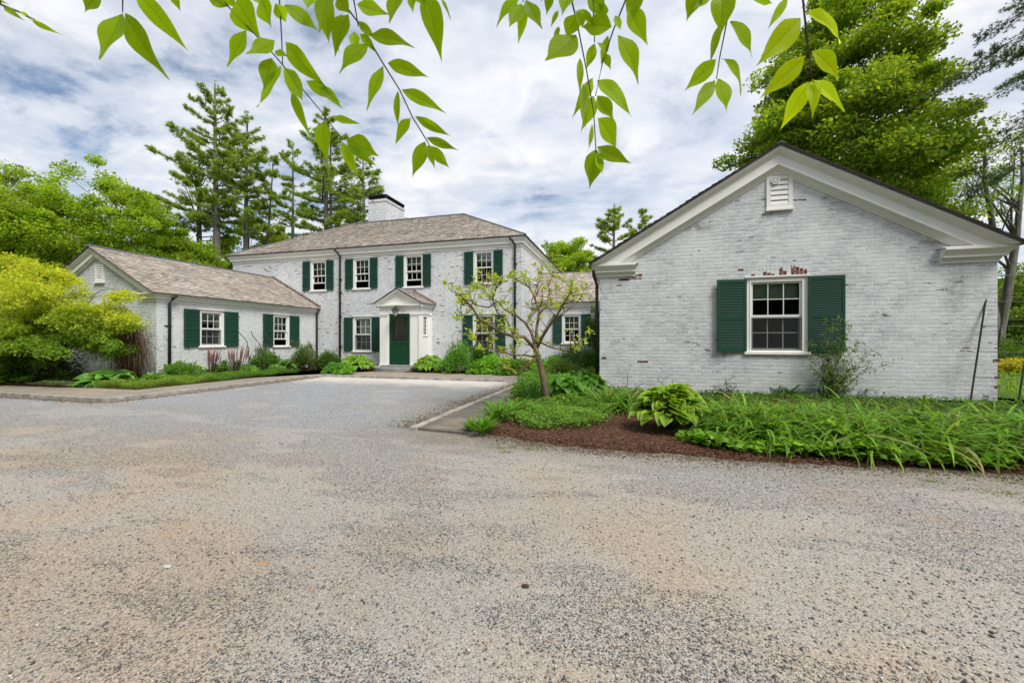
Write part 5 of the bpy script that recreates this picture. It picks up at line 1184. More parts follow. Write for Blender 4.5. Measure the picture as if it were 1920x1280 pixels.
BR = [
 ('left', Z1, 1.00, [[(0, 25), (100, 65), (200, 115), (275, 170)]], [(20,40,85,75,35),(110,62,170,100,20),(180,115,272,172,28),(-30,5,45,15,30)], 1.15),
 ('a', Z1, 1.05, [[(690, -250), (690, 0), (690, 70)]], [(688,75,580,345,130),(700,75,872,402,115),(560,-60,480,70,140),(760,-60,1003,238,95),(960,-60,1022,68,50)], 1.0),
 ('b', Z1, 1.15, [[(1050, -250), (1290, 45), (1440, 200), (1560, 330), (1700, 500), (1800, 620), (1930, 790)], [(1565, -200), (1572, 0), (1585, 230), (1590, 370)]],
   [(1385,170,1300,382,95),(1545,228,1408,342,105),(1530,330,1478,490,95),(1580,375,1485,622,112),(1605,240,1782,470,92),(1600,380,1770,625,92),(1720,455,1915,572,62),(1640,510,1722,750,48),(1600,30,1797,178,95),(1330,0,1438,198,150),(1470,-10,1535,158,120),(1545,290,1620,318,40),
    (1840,-20,1808,205,110),(1925,80,1845,270,105),(1550,20,1618,138,75),(1170,-10,1290,42,60),(1250,-40,1330,40,80),(1400,-60,1490,30,110),(1745,-40,1735,72,70),(1820,680,1800,870,92),(1870,660,2025,705,48),(1950,785,2125,872,110),(1960,815,2090,925,50),(1925,800,2005,985,58),(1800,490,1918,574,55)], 1.0),
 ('c', Z2, 1.05, [[(20, -160), (120, 0), (230, 150), (350, 350), (450, 510), (520, 660), (600, 790), (620, 825)], [(185, -60), (190, 0), (215, 150)]],
   [(355,370,260,608,72),(380,355,602,420,72),(440,515,410,692,38),(460,505,687,602,66),(510,665,408,802,82),(535,655,737,772,52),(592,798,518,985,82),(600,775,782,850,46),(605,815,645,947,42),(615,820,732,952,62),(268,250,98,378,125),(280,200,507,212,88),(205,25,385,100,88),(160,80,42,272,105),(50,-60,8,190,125),
    (440,-70,420,168,108),(590,-60,688,297,118),(680,-10,742,95,20),(215,120,320,240,45),(190,180,205,300,60),(225,190,318,285,50),(100,-20,170,80,90),(520,-30,515,60,50),(530,-60,600,30,60)], 1.0),
 ('d', Z2, 1.12, [[(1140, -200), (1142, 15)]], [(1122,-10,976,90,82),(1132,20,1056,190,76),(1148,28,1128,236,52),(1158,0,1244,192,86),(1235,-50,1255,12,40)], .95),
 ('e', Z2, .98, [[(1390, -120), (1415, 0), (1450, 150), (1500, 400), (1540, 640), (1553, 860)], [(1760, -100), (1720, 0), (1650, 170), (1590, 350), (1550, 540)], [(1535, 0), (1545, 240)]],
   [(1440,195,1247,422,145),(1440,80,1385,225,92),(1535,440,1433,640,62),(1540,540,1480,728,82),(1560,540,1652,678,82),(1560,665,1721,830,112),(1558,825,1757,943,78),(1550,840,1518,1057,108),(1560,850,1580,1024,48),(1565,870,1645,917,42),(1558,450,1770,597,112),(1675,200,1836,420,118),(1730,40,1844,247,112),(1460,330,1472,492,38),(1620,200,1572,382,42),
    (1545,245,1498,392,52),(1600,300,1634,392,42),(1640,150,1455,120,115),(1500,-30,1640,60,120),(1340,60,1297,152,28),(1300,-50,1273,80,52),(1345,150,1313,242,32),(1790,-60,1738,100,85),(1530,700,1526,842,26),(1420,-60,1360,60,100),(1600,20,1560,110,80),(1560,240,1625,280,30),(1480,150,1440,60,70),(1660,90,1690,175,45),(1450,60,1560,150,95),(1480,470,1478,770,55)], 1.0),
 ('f', Z3, 1.05, [[(400, -150), (345, 125), (310, 300), (292, 418)]], [(320,-40,335,132,112),(200,-50,138,78,90),(260,-40,165,62,60),(308,133,258,326,42),(365,115,522,268,108),(290,315,115,491,82),(320,310,510,436,86),(280,425,164,609,66),(300,418,356,582,96),(480,-8,602,18,50),(668,-15,563,157,46),(380,-30,395,20,40)], 1.05),
 ('g', Z3, .80, [[(735, -150), (750, 0), (770, 200), (785, 290), (792, 430)]], [(735,95,512,342,118),(770,65,1047,157,88),(762,300,520,522,98),(795,272,1012,387,84),(777,432,652,670,84),(793,430,832,574,62),(800,425,1005,562,84),(850,-30,995,18,42)], 1.45)]  # last twig: sunlight put into its brighter, yellower leaf colour
rng = np.random.default_rng(31)
for nm, Zf, w0, twigs, lv, br in BR:
    mb = MB()
    for tw in twigs:
        n = len(tw); pp = []
        for i, (x, y) in enumerate(tw): u, v = Zf(x, y); pp.append(PW(u, v, w0+.02*math.sin(i)))
        mb.tube(pp, [.0013+.0010*(1-i/(n-1)) for i in range(n)], twigm, 6)
        u, v = Zf(*tw[0]); p0 = pp[0]
        mb.tube([p0, p0+Vector((0, -.02, .12)), Vector((p0.x*.9, p0.y*.9, 2.62))], [.0024, .004, .006], twigm, 5)
    br_o = mb.build('hanging_branch', ot, smooth=True)
    PB_, AX, NR, LL, WW, CC = [], [], [], [], [], []
    cf = Vector((-sn, cs, 0))
    for x0, y0, x1, y1, wd in lv:
        a = PW(*Zf(x0, y0), w0+rng.uniform(-.01, .01)); e_ = PW(*Zf(x1, y1), w0+rng.uniform(-.035, .035)); d = e_-a
        sc = 3.0 if Zf is not Z3 else 2.8235
        PB_.append(tuple(a)); AX.append(tuple(d)); LL.append(d.length*1.03); tilt = rng.uniform(-.5, .5)
        NR.append(tuple(-cf+Vector((rng.uniform(-.35, .35), 0, rng.uniform(-.35, .5))))); WW.append(wd/sc*w0/FPX*rng.uniform(.98, 1.12)); CC.append(tuple(np.array((.24, .40, .006))*rng.uniform(.8, 1.2)*br*np.array((1+.45*(br-1), 1, 1))))
    CC = np.array(CC); blades('foliage', hang, PB_, np.array(AX), np.array(NR), LL, WW, CC, CC*1.08, OV, rng.uniform(-.6, .9, len(lv)), .24, 12, br_o, wave=.016, seed=5, mid=.70)
    for o in (br_o,): pass

# ------------------------------------------------------------------ right-hand bed
yel = (.30, .40, .03); mg_ = (.075, .19, .02)
b = G(1256, 806, .04)
hosta('hosta', 'big hosta with yellow edged leaves on tall stalks at the front of the mulch bed', b, .64, .62, 170, .205, (.12, .28, .018), (.42, .52, .05), 1, .88, bendr=(.1, 1.0))
HG = 'hostas behind the small crooked tree'
hosta('hosta', 'large leaved green hosta right behind the crooked trunk', G(1062, 752, .05), .50, .46, 46, .30, (.10, .28, .03), (.15, .34, .05), 2, .78, HG)
hosta('hosta', 'yellowish hosta left of the crooked trunk beside the stone path', G(985, 748, .05), .42, .34, 46, .22, (.20, .37, .02), (.30, .45, .04), 3, .7, HG)
hosta('hosta', 'dark green hosta against the downspout of the nearest building', G(1110, 738, .05), .50, .42, 50, .24, (.07, .21, .02), (.09, .24, .03), 4, .75, HG)
hosta('hosta', 'green hosta behind the large leaved one', G(1085, 724, .05), .55, .45, 50, .24, (.07, .22, .02), (.09, .25, .03), 5, .7, HG)
tuft('iris_clump', 'upright clump of narrow dark blades just left of the crooked trunk', G(996, 757, .04), .5, .42, 160, .016, (.05, .14, .03), 6, bend=(.2, .9), spread=.35)
LG = 'leafy clumps at the left tip of the bed'
for i, (u, v, h, r, lab) in enumerate([(887, 806, .15, .2, 'smallest leafy clump at the very left tip of the bed'), (907, 810, .22, .3, 'second leafy clump in from the left tip of the bed'), (934, 788, .34, .4, 'tallest leafy clump at the left end of the bed'), (962, 778, .32, .35, 'leafy clump between the path and the low ground cover')]):
    tuft('lily_clump', lab, G(u, v, .03), r, h, 60, .042, (.12, .29, .02), 40+i, LG, bend=(.5, 1.3), prof=[.3, .9, 1, .85, .5, 0], spread=.45)
wf = [tuple(G(u, v)[:2]) for u, v in ((955, 800), (1000, 812), (1060, 812), (1110, 808), (1142, 795), (1150, 778), (1110, 762), (1040, 758), (985, 768), (950, 782))]
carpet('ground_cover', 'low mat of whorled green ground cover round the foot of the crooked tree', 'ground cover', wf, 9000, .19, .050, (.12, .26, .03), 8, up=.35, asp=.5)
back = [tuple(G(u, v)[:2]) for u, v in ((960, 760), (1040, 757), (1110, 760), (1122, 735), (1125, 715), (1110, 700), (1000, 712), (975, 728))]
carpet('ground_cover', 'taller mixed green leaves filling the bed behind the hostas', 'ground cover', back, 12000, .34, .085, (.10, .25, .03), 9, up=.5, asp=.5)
def bed_straps(name, label, poly, nf, nb, h, w, col, seed, cat):
    rng = np.random.default_rng(seed); P = np.array(poly); x = rng.uniform(P[:, 0].min(), P[:, 0].max(), nf*4); y = rng.uniform(P[:, 1].min(), P[:, 1].max(), nf*4); k = inpoly(x, y, poly); x, y = x[k][:nf], y[k][:nf]; nf = len(x)
    cid = np.repeat(np.arange(nf), nb); n = len(cid); az = rng.uniform(0, 2*np.pi, n); P0 = np.stack([x[cid]+np.cos(az)*.03, y[cid]+np.sin(az)*.03, np.full(n, .03)], 1); sp = rng.uniform(.15, .75, n)
    hs_ = (h*rng.uniform(.7, 1.15, nf))[cid]*rng.uniform(.8, 1.35, n)*1.2; c = tint(rng, n, col, .35, .15)*(rng.uniform(.6, 1.3, nf))[cid][:, None]; dd = rng.uniform(0, 1, n) < .035; c[dd] = tint(rng, int(dd.sum()), (.36, .28, .12), .3, .1)
    return tag(blades(name, grassm, P0, np.stack([np.cos(az)*sp, np.sin(az)*sp, np.full(n, .85)], 1), np.stack([-np.cos(az), -np.sin(az), np.full(n, .6)], 1)+rng.normal(0, .25, (n, 3)), hs_, w*rng.uniform(.7, 1.25, n), c, c*1.08, STRAP, rng.uniform(1.3, 2.6, n), .3, 6, seed=seed), label, cat, kind='stuff')
fy = lambda x: 5.05+.03*x
dl = [(1.2, 5.75), (1.6, 5.5), (2.3, 5.42), (3.2, 5.45), (4.2, 5.6), (6.4, 5.95), (6.6, 7.0), (1.0, 6.9), (.95, 6.2)]
bed_straps('daylilies', 'thick drift of arching strap leaved daylilies along the front of the nearest building', dl, 340, 16, .60, .028, (.145, .30, .02), 11, 'daylilies')
bed_straps('daylilies', 'strap leaved clumps between the low ground cover and the big hosta', [tuple(G(u, v)[:2]) for u, v in ((1128, 775), (1190, 783), (1200, 760), (1130, 752))], 34, 15, .60, .022, (.13, .29, .02), 12, 'daylilies')
carpet('ground_cover', 'scalloped low leaves along the front edge of the daylilies', 'ground cover', [(.75, 5.35), (1.2, 5.12), (2.4, 5.06), (3.6, 5.18), (3.8, 5.5), (2.2, 5.45), (1.0, 5.7)], 2600, .15, .075, (.14, .29, .02), 13, 'fold', up=.25, asp=.95)
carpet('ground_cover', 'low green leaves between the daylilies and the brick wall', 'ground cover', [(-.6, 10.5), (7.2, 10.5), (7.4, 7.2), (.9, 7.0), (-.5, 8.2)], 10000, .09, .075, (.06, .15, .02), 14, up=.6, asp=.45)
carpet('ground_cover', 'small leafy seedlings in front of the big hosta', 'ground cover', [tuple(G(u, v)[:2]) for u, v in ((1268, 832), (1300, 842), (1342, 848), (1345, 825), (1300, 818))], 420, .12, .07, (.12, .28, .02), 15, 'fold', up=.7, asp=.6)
for i, (u, v) in enumerate(((1262, 750), (1545, 752), (1600, 752), (1480, 754))):
    tuft('daylily', ('dark arching strap leaved clump just behind the big hosta', 'dark strap leaved clump at the foot of the climbing rose', 'dark strap leaved clump right of the climbing rose', 'dark strap leaved clump left of the climbing rose')[i], gp(u, 9.2, .04) if i else gp(u, 7.3, .04), .35, .42 if i else .62, 60, .022, (.04, .11, .02), 60+i, 'dark strap leaved clumps near the wall')
for i, (x_, y_, lab) in enumerate(((1.55, 5.75, 'broad leaved clump in the daylilies right behind the big hosta'), (2.5, 5.55, 'broad leaved clump in the daylilies below the window'), (3.3, 5.9, 'broad leaved clump in the daylilies below the climbing rose'), (4.3, 5.8, 'broad leaved clump in the daylilies toward the right end'))):
    shrub('leafy_clump', lab, (x_, y_, .03), .30, .34, 420, .075, (.15, .30, .03), 200+i, cat='plant', group='broad leaved clumps in the daylilies', tmpl='fold', asp=.8)
# climbing rose against the wall
def twiggy(name, label, cat, base, targets, nleaf, ls, col, seed, spread=.09, m=None, r0=.009, sub=4, group=None):
    rr = random.Random(seed); rng = np.random.default_rng(seed); base = Vector(base); root = empty(name, base, label, cat, group); mb = MB(); P0 = []
    for t_ in targets:
        t_ = Vector(t_); L_ = (t_-base).length; pts = curve(base+Vector((rr.uniform(-.06, .06), 0, 0)), t_, L_*.10, 7, L_*.035, rr); mb.tube(pts, [r0*(1-.8*i/7) for i in range(8)], m or bark, 5)
        for i in range(2, 8):
            for _ in range(sub):
                a = pts[i-1].lerp(pts[i], rr.random()); e_ = a+Vector((rr.gauss(0, 1), rr.gauss(0, .5), rr.gauss(.2, .8)))*spread; mb.tube([a, e_], [.003, .0015], m or bark, 3); P0 += [tuple(a.lerp(e_, rr.uniform(.4, 1.1))) for _ in range(max(1, int(nleaf/len(targets)/(6*sub))))]
    mb.build('stem', root, smooth=True); P0 = np.array(P0)+rng.normal(0, ls*.5, (len(P0), 3)); n = len(P0); L = ls*rng.uniform(.6, 1.3, n)
    leaves('foliage', leaf, P0, unit(rng, n)+np.array([0, 0, -.1]), unit(rng, n)*.9+np.array([0, -.3, .5]), L, L*.5, tint(rng, n, col, .35, .15), 'diamond', root); return root
YW = Y1-.25
def wp(u, v, Y=YW): x = XY(u, Y); return Vector((x, Y, ZZ(v, x, Y)))
rb = wp(1560, 757); rb.z = .03
twiggy('climbing_rose', 'leafy rose bush climbing the brick wall under the right shutter', 'shrub', rb, [wp(u, v, Y1-random.Random(u).uniform(.12, .5)) for u, v in ((1520, 640), (1535, 622), (1552, 600), (1575, 590), (1592, 615), (1612, 640), (1635, 655), (1655, 685), (1610, 690), (1580, 655), (1545, 670), (1560, 690), (1525, 690), (1590, 720), (1570, 640), (1600, 670), (1540, 705), (1518, 665))], 2600, .050, (.11, .22, .03), 5, .10)
twiggy('tall_stem_plant', 'thin stemmed plant with ferny leaves before the wall left of the window', 'plant', wp(1362, 750, 10.2), [wp(u, v, 10.1) for u, v in ((1334, 722), (1348, 730), (1360, 712), (1372, 706), (1378, 725), (1392, 738), (1322, 735))], 420, .035, (.05, .13, .02), 6, .06, r0=.005)
twiggy('climbing_vine', 'green vine on the set back wing beside the black downspout', 'vine', Vector((-1.02, LY-.12, 0)), [wp(u, v, LY-.1) for u, v in ((1112, 575), (1107, 600), (1118, 590), (1110, 625), (1118, 640), (1106, 640), (1114, 560), (1120, 610), (1108, 612))], 2600, .10, (.09, .22, .02), 7, .16)
# low shrubs before the main house and the set back wing
FS = 'shrubs before the main house'
def S_(lab, u, v, rpx, vt, n, ls, col, seed, group=FS, name='shrub', **k):
    b_ = G(u, v, .05); w = -b_.x*sn+b_.y*cs; return shrub(name, lab, b_, 1.22*rpx*w/FPX, 1.1*(v-vt)*w/FPX, int(n*2.4), ls*1.1, tuple(1.75*c for c in col), seed, group=group, **k)
hosta('hosta', 'wide yellow green hosta left of the front door', G(668, 696, .05), .98, .66, 330, .24, (.18, .36, .02), (.28, .46, .04), 81, .5, 'hostas beside the front door')
hosta('hosta', 'wide yellow green hosta right of the front door', G(806, 697, .05), .92, .64, 300, .24, (.17, .35, .02), (.26, .44, .04), 82, .5, 'hostas beside the front door')
S_('feathery green shrub right of the door hosta', 856, 699, 30, 652, 2200, .075, (.07, .17, .025), 83)
S_('dark bushy rose under the lower right window', 905, 697, 27, 652, 2000, .08, (.03, .09, .02), 84)
S_('bright low shrub in front of the dark rose', 925, 700, 26, 672, 1600, .08, (.11, .25, .02), 85)
S_('low green shrub near the right corner of the main house', 965, 702, 28, 676, 1700, .08, (.07, .18, .02), 86)
S_('brownish green shrub left of the crooked trunk', 992, 703, 22, 676, 1300, .07, (.10, .13, .035), 87)
S_('low yellow green shrub right of the crooked trunk', 1034, 706, 30, 678, 1700, .08, (.10, .24, .02), 88)
S_('clipped dark yew under the window of the set back wing', 1075, 695, 42, 657, 5200, .06, (.025, .075, .015), 89, cat='yew', asp=.35)
S_('second dark yew against the black downspout', 1112, 703, 30, 664, 4200, .06, (.028, .085, .015), 90, cat='yew', asp=.35)
S_('reddish green spreading shrub before the yews', 1062, 716, 34, 682, 2200, .06, (.08, .13, .03), 91)
S_('loose green plant left of the door hosta', 633, 700, 17, 684, 900, .06, (.06, .18, .03), 92)
S_('tiny green seedling clump on the mulch before the shrubs', 885, 702, 10, 693, 300, .06, (.11, .24, .02), 93)
# left wing bed
WG = 'plants along the left wing'
S_('round reddish green shrub in the corner of wing and house', 574, 695, 20, 656, 1800, .07, (.06, .10, .025), 101, WG)
S_('dark shrub between the wing downspout and the door', 617, 694, 17, 658, 1500, .07, (.05, .11, .02), 102, WG)
hosta('hosta', 'pale green broad leaved plant before the second wing window', G(537, 697, .05), .42, .46, 40, .26, (.12, .28, .06), (.16, .32, .08), 103, .8, WG)
S_('round green shrub under the second wing window', 500, 696, 21, 664, 1700, .065, (.06, .15, .025), 104, WG)
S_('round fine leaved shrub with last year\'s red brown stems', 438, 699, 17, 676, 1200, .055, (.05, .12, .02), 105, WG)
S_('small loose shrub beside the wing corner downspout', 336, 710, 25, 682, 1500, .055, (.08, .18, .025), 106, WG)
S_('low spreading plant under the first wing window', 395, 702, 22, 686, 900, .05, (.09, .19, .04), 107, WG)
for i, (u, v, rp, vt, c_, lab) in enumerate(((292, 722, 18, 704, (.09, .19, .03), 'small leafy clump at the foot of the black corner downspout'), (362, 706, 15, 690, (.12, .22, .05), 'loose low clump under the left shutter of the first wing window'), (415, 703, 13, 684, (.07, .15, .03), 'dark low clump between the two groups of dry stalks'), (466, 701, 14, 686, (.10, .22, .03), 'low leafy clump left of the curled garden rods'), (520, 700, 11, 688, (.11, .22, .04), 'little clump between the round shrub and the pale broad leaved plant'), (650, 702, 14, 690, (.10, .24, .03), 'low leafy plant before the left door hosta'))):
    S_(lab, u, v, rp, vt, 500, .075, c_, 150+i, 'small clumps in the house beds', name='leafy_clump')
def stalks(label, u, v, n, rpx, vt, seed):
    rr = random.Random(seed); b_ = G(u, v, .05); w = -b_.x*sn+b_.y*cs; mb = MB(); s_ = w/FPX
    for i in range(n):
        dx, dy = rr.uniform(-1, 1)*rpx*s_, rr.uniform(-1, 1)*rpx*s_*.6; h = (v-vt)*s_*rr.uniform(.75, 1.05); p = b_+Vector((dx*.5, dy*.5, 0)); q = p+Vector((dx*.6+rr.uniform(-.05, .05), dy*.4, h)); m_ = p.lerp(q, .55)
        mb.tube([p, m_, p.lerp(q, .6), p.lerp(q, .8), q], [.008, .007, .018, .018, .006], MATS['redstem'], 5)
    return tag(mb.build('seed_stalks', smooth=True), label, 'dry stalks', 'dry red brown stalks')
mat('redstem', flat((.20, .10, .085), .8, .2, .3))
stalks('thick bundle of red brown seed stalks standing out of the round shrub', 440, 701, 34, 28, 648, 1); stalks('thin group of red brown seed stalks under the first wing window', 393, 704, 20, 20, 652, 2)
twiggy('rose_bush', 'slender rose with few leaves beside the second wing window', 'shrub', G(494, 696, .05), [PW(u, v, 13.2) for u, v in ((485, 655), (494, 650), (505, 662), (478, 668))], 260, .05, (.07, .14, .03), 8, .10)
twiggy('rose_bush', 'rose climbing beside the right shutter of the second wing window', 'shrub', G(575, 694, .05), [PW(u, v, 14.2) for u, v in ((548, 640), (556, 655), (566, 650), (580, 662))], 420, .06, (.08, .18, .02), 9, .12)
for lab, pts in (('curled black rod bending over left of the second wing window', [(467, 697), (466, 660), (463, 640), (453, 628), (447, 622)]), ('curled black rod just left of the second wing shutter', [(491, 690), (491, 660), (487, 645), (474, 630), (471, 621)]), ('curled black rod before the second wing window', [(514, 690), (514, 660), (511, 642), (500, 630), (497, 622)])):
    mb = MB(); mb.tube([PW(u, v, 13.0) for u, v in pts], .011, blackm, 6); tag(mb.build('plant_support', smooth=True), lab, 'plant support', 'curled garden rods')
mb = MB()
for s_ in (-1, 0, 1): a = PW(858+s_*9, 690, 17.3); mb.tube([Vector((a.x, a.y, .05)), Vector((a.x, a.y, 1.1)), Vector((a.x+.05*s_, a.y, 1.45)), Vector((a.x+.2, a.y, 1.7))], .008, blackm, 5)
tag(mb.build('plant_support', smooth=True), 'wire hoops against the wall left of the lower right window', 'plant support')
# dry vine heap at the wing corner
rr = random.Random(17); bb = Vector((-13.95, 8.55, .05)); vh = empty('dry_vine', bb, 'tangled heap of brown bare vine stems at the corner of the left wing', 'vine'); mb = MB()
for i in range(300):
    a = rr.uniform(0, 6.28); r_ = rr.uniform(.05, .5); p = bb+Vector((math.cos(a)*r_*.5, math.sin(a)*r_*.3, 0)); tp_ = bb+Vector((math.cos(a)*r_, math.sin(a)*r_*.7-.05, rr.uniform(.9, 1.75))); e_ = tp_+Vector((math.cos(a)*.3, math.sin(a)*.2, -rr.uniform(.3, 1.1)))
    mb.tube([p, p.lerp(tp_, .5)+Vector((rr.uniform(-.1, .1), rr.uniform(-.1, .1), 0)), tp_, tp_.lerp(e_, .5)+Vector((math.cos(a)*.12, 0, .05)), e_], [.006, .006, .005, .004, .003], drytwig, 4)
mb.build('stem', vh, smooth=True); rng = np.random.default_rng(3); n = 700; P0 = np.array(bb)+rng.normal(0, 1, (n, 3))*np.array([.5, .35, .42])+np.array([-.15, 0, .95]); P0[:, 2] = np.abs(P0[:, 2])
leaves('foliage', leaf, P0, unit(rng, n), unit(rng, n)+np.array([0, 0, .6]), .05, .028, tint(rng, n, (.07, .12, .03), .35, .15), 'diamond', vh)
hosta('hosta', 'big pale green broad leaved plant in front of the dry vine', G(208, 722, .06), .72, .36, 60, .36, (.18, .40, .08), (.22, .44, .10), 110, .85, None, 'broad leaved plant', (.4, 1.0))
def zone(*p): return [tuple(G(u, v, .05)[:2]) for u, v in p]
carpet('ground_cover', 'silvery grey green mat under the yellow maple by the left path', 'ground cover', [(-15.9, 7.25), (-13.2, 7.25), (-13.0, 7.75), (-15.6, 8.0)], 8000, .13, .05, (.25, .36, .20), 111, up=.5, asp=.4)
carpet('ground_cover', 'dark glossy ground cover against the left gable wall', 'ground cover', [(-17.5, 7.8), (-14.2, 7.7), (-14.2, 9.2), (-19, 9.2)], 9000, .20, .07, (.06, .15, .03), 112, up=.5, asp=.4)
carpet('ground_cover', 'fine yellow green mat spilling over the corner of the left path', 'ground cover', [(-13.3, 7.3), (-11.70, 7.25), (-11.68, 9.3), (-12.6, 9.5), (-13.1, 8.0)], 15000, .23, .045, (.16, .27, .03), 113, up=.8, asp=.3)
carpet('ground_cover', 'grassy green edging along the path before the wing windows', 'ground cover', [(-11.68, 9.2), (-11.68, 12.6), (-12.4, 12.6), (-12.7, 9.3)], 11000, .20, .06, (.11, .24, .03), 114, up=1.2, asp=.16)
carpet('ground_cover', 'mixed low plants on the mulch under the wing windows', 'ground cover', [(-12.8, 8.8), (-13.95, 8.8), (-13.95, 12.0), (-12.9, 12.0)], 3500, .14, .06, (.12, .26, .04), 115, up=.6, asp=.4)
carpet('ground_cover', 'bright green leaves at the left picture edge beside the path', 'ground cover', [(-19.5, 7.3), (-16.2, 7.3), (-16.2, 8.3), (-19.5, 8.6)], 6000, .34, .09, (.20, .40, .02), 116, up=.5, asp=.5)
carpet('ground_cover', 'green ferny tufts on the mulch left of the door', 'ground cover', [(-11.6, 13.95), (-11.3, 14.5), (-10.4, 14.5), (-10.5, 14.05)], 1400, .16, .07, (.05, .17, .03), 117, up=.9, asp=.25)
shrub('shrub', 'dark leafy undergrowth round the trunks of the yellow maple', gp(45, 12.4, .05), 1.0, 1.35, 4600, .09, (.035, .09, .015), 118)
shrub('shrub', 'dark green undergrowth at the left edge behind the bright leaves', gp(-20, 13.2, .05), 1.9, 2.1, 7000, .12, (.05, .12, .015), 119)
# white lattice by the gable
mb = MB()
for i in range(9): x = -18.6+i*.14; mb.box(x, x+.03, 9.0, 9.015, .05, 1.25, white); mb.box(-18.6, -17.45, 8.985, 8.999, .1+i*.14, .13+i*.14, white)
tag(mb.build('lattice_panel'), 'small white lattice panel behind the trunks of the yellow maple', 'lattice')

# ------------------------------------------------------------------ black trellis at the right corner
t0 = G(1820, 757, 0); wA = 1.3*FPX/(757-V0)
def tp(u, v, w): return PW(u, v, w)
A0 = tp(1819, 756, 8.15); A1 = tp(1855, 517, 8.45); C0 = tp(1908, 762, 8.0); C1 = tp(1948, 515, 8.3); B1 = tp(1889, 516, 11.6); B0 = tp(1862, 700, 11.9)
B0.z = 0
mb = MB(); mb.tube([A0, A1], .016, blackm, 8); mb.tube([C0, C1], .016, blackm, 8); mb.tube([B0, B1], .016, blackm, 8)
D1 = B1+(C1-A1); D0 = B0+(C1-A1); mb.tube([D0, D1], .016, blackm, 8)
for f in (.01, .2, .40, .60, .79, .997): mb.tube([A0.lerp(A1, f), C0.lerp(C1, f)], .007, blackm, 5)
for f in (.2, .4, .6, .8, .998): mb.tube([B0.lerp(B1, f), D0.lerp(D1, f)], .007, blackm, 5)
mb.tube([A1, B1], .009, blackm, 5); mb.tube([C1, D1], .009, blackm, 5)
tag(mb.build('trellis', smooth=False), 'leaning black metal garden trellis at the right corner of the brick wall', 'trellis')
for i, (u, w, r_, c_, lab) in enumerate(((1900, 15.5, .75, (.42, .40, .02), 'golden yellow low shrub on the lawn past the right wall corner'), (1895, 18, 1.1, (.10, .20, .02), 'green shrub behind the golden one past the wall corner'))):
    shrub('shrub', lab, gp(u, w), r_, (.95, 1.5)[i] if i else .62, 3000, .09, c_, 130+i)
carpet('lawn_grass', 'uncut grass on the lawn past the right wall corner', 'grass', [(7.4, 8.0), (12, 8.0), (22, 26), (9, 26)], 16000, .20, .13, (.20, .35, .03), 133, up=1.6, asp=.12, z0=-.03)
for k_, (u, v) in enumerate(((1912, 800), (1902, 775))):
    pass

# ------------------------------------------------------------------ loose stones, chips, litter
def pebbles(name, label, cat, n, area, size, cols, seed, z=.0, flat_=.55):
    rng = np.random.default_rng(seed); x, y = area(rng, n); n = len(x)
    ico = np.array([[1,0,0],[-1,0,0],[0,1,0],[0,-1,0],[0,0,1],[0,0,-1.]]); F = np.array([[0,2,4],[2,1,4],[1,3,4],[3,0,4],[2,0,5],[1,2,5],[3,1,5],[0,3,5]])
    s_ = size[0]+(size[1]-size[0])*rng.uniform(0, 1, n)**2.5; V = ico[None]*rng.uniform(.6, 1.15, (n, 6, 1))*s_[:, None, None]*np.array([1, .75, flat_]); a = rng.uniform(0, 6.28, n); ca_, sa_ = np.cos(a)[:, None], np.sin(a)[:, None]
    X = V[..., 0]*ca_-V[..., 1]*sa_; Y = V[..., 0]*sa_+V[..., 1]*ca_; Vt = np.stack([X+x[:, None], Y+y[:, None], V[..., 2]+z+s_[:, None]*.2], 2).reshape(-1, 3).astype(np.float32)
    loops = (F.ravel()[None]+(np.arange(n)*6)[:, None]).ravel().astype(np.int32); nf = n*8; me = bpy.data.meshes.new(name); me.vertices.add(n*6); me.vertices.foreach_set('co', Vt.ravel()); me.loops.add(len(loops)); me.loops.foreach_set('vertex_index', loops)
    me.polygons.add(nf); me.polygons.foreach_set('loop_start', (np.arange(nf)*3).astype(np.int32)); me.polygons.foreach_set('loop_total', np.full(nf, 3, np.int32))
    ca = me.color_attributes.new('Col', 'FLOAT_COLOR', 'POINT'); c = np.array(cols)[rng.integers(0, len(cols), n)]*rng.uniform(.7, 1.25, (n, 1)); c4 = np.ones((n, 6, 4), np.float32); c4[..., :3] = c[:, None]; ca.data.foreach_set('color', c4.ravel())
    me.materials.append(MATS['stone']); me.update(calc_edges=True); me.validate(); return tag(link(name, me), label, cat, kind='stuff')
def sf(t, b):
    a = t.new('ShaderNodeAttribute'); a.attribute_name = 'Col'; setc(t, b, a.outputs['Color'], .85, .2)
mat('stone', sf)
def near(rng, n):
    w = 1.4+rng.uniform(0, 1, n)**1.6*7; r = rng.uniform(-1.3, 1.3, n); x = w*(r*cs-sn); y = w*(cs+r*sn); k = ~((y > 4.75) & (x > -3)); return x[k], y[k]
SC = [(.30, .27, .23), (.16, .165, .17), (.10, .105, .11), (.40, .36, .30), (.24, .22, .20), (.5, .47, .42), (.13, .14, .15), (.30, .22, .15)]
pebbles('loose_stones', 'loose grey and tan stones scattered over the gravel drive', 'gravel', 17000, near, (.003, .0125), SC, 1, .001)
def vnear(rng, n):
    w = 1.45+rng.uniform(0, 1, n)**1.4*3.2; r_ = rng.uniform(-1.3, 1.3, n); x = w*(r_*cs-sn); y = w*(cs+r_*sn); k = (~((y > 4.6) & (x > -3))) & (np.sin(x*2.3+1)*np.cos(y*3.7)+rng.normal(0, .5, n) > .1); return x[k], y[k]
pebbles('loose_stones', 'larger loose stones lying in drifts on the near part of the gravel drive', 'gravel', 9000, vnear, (.004, .0135), SC, 8, .001, .5)
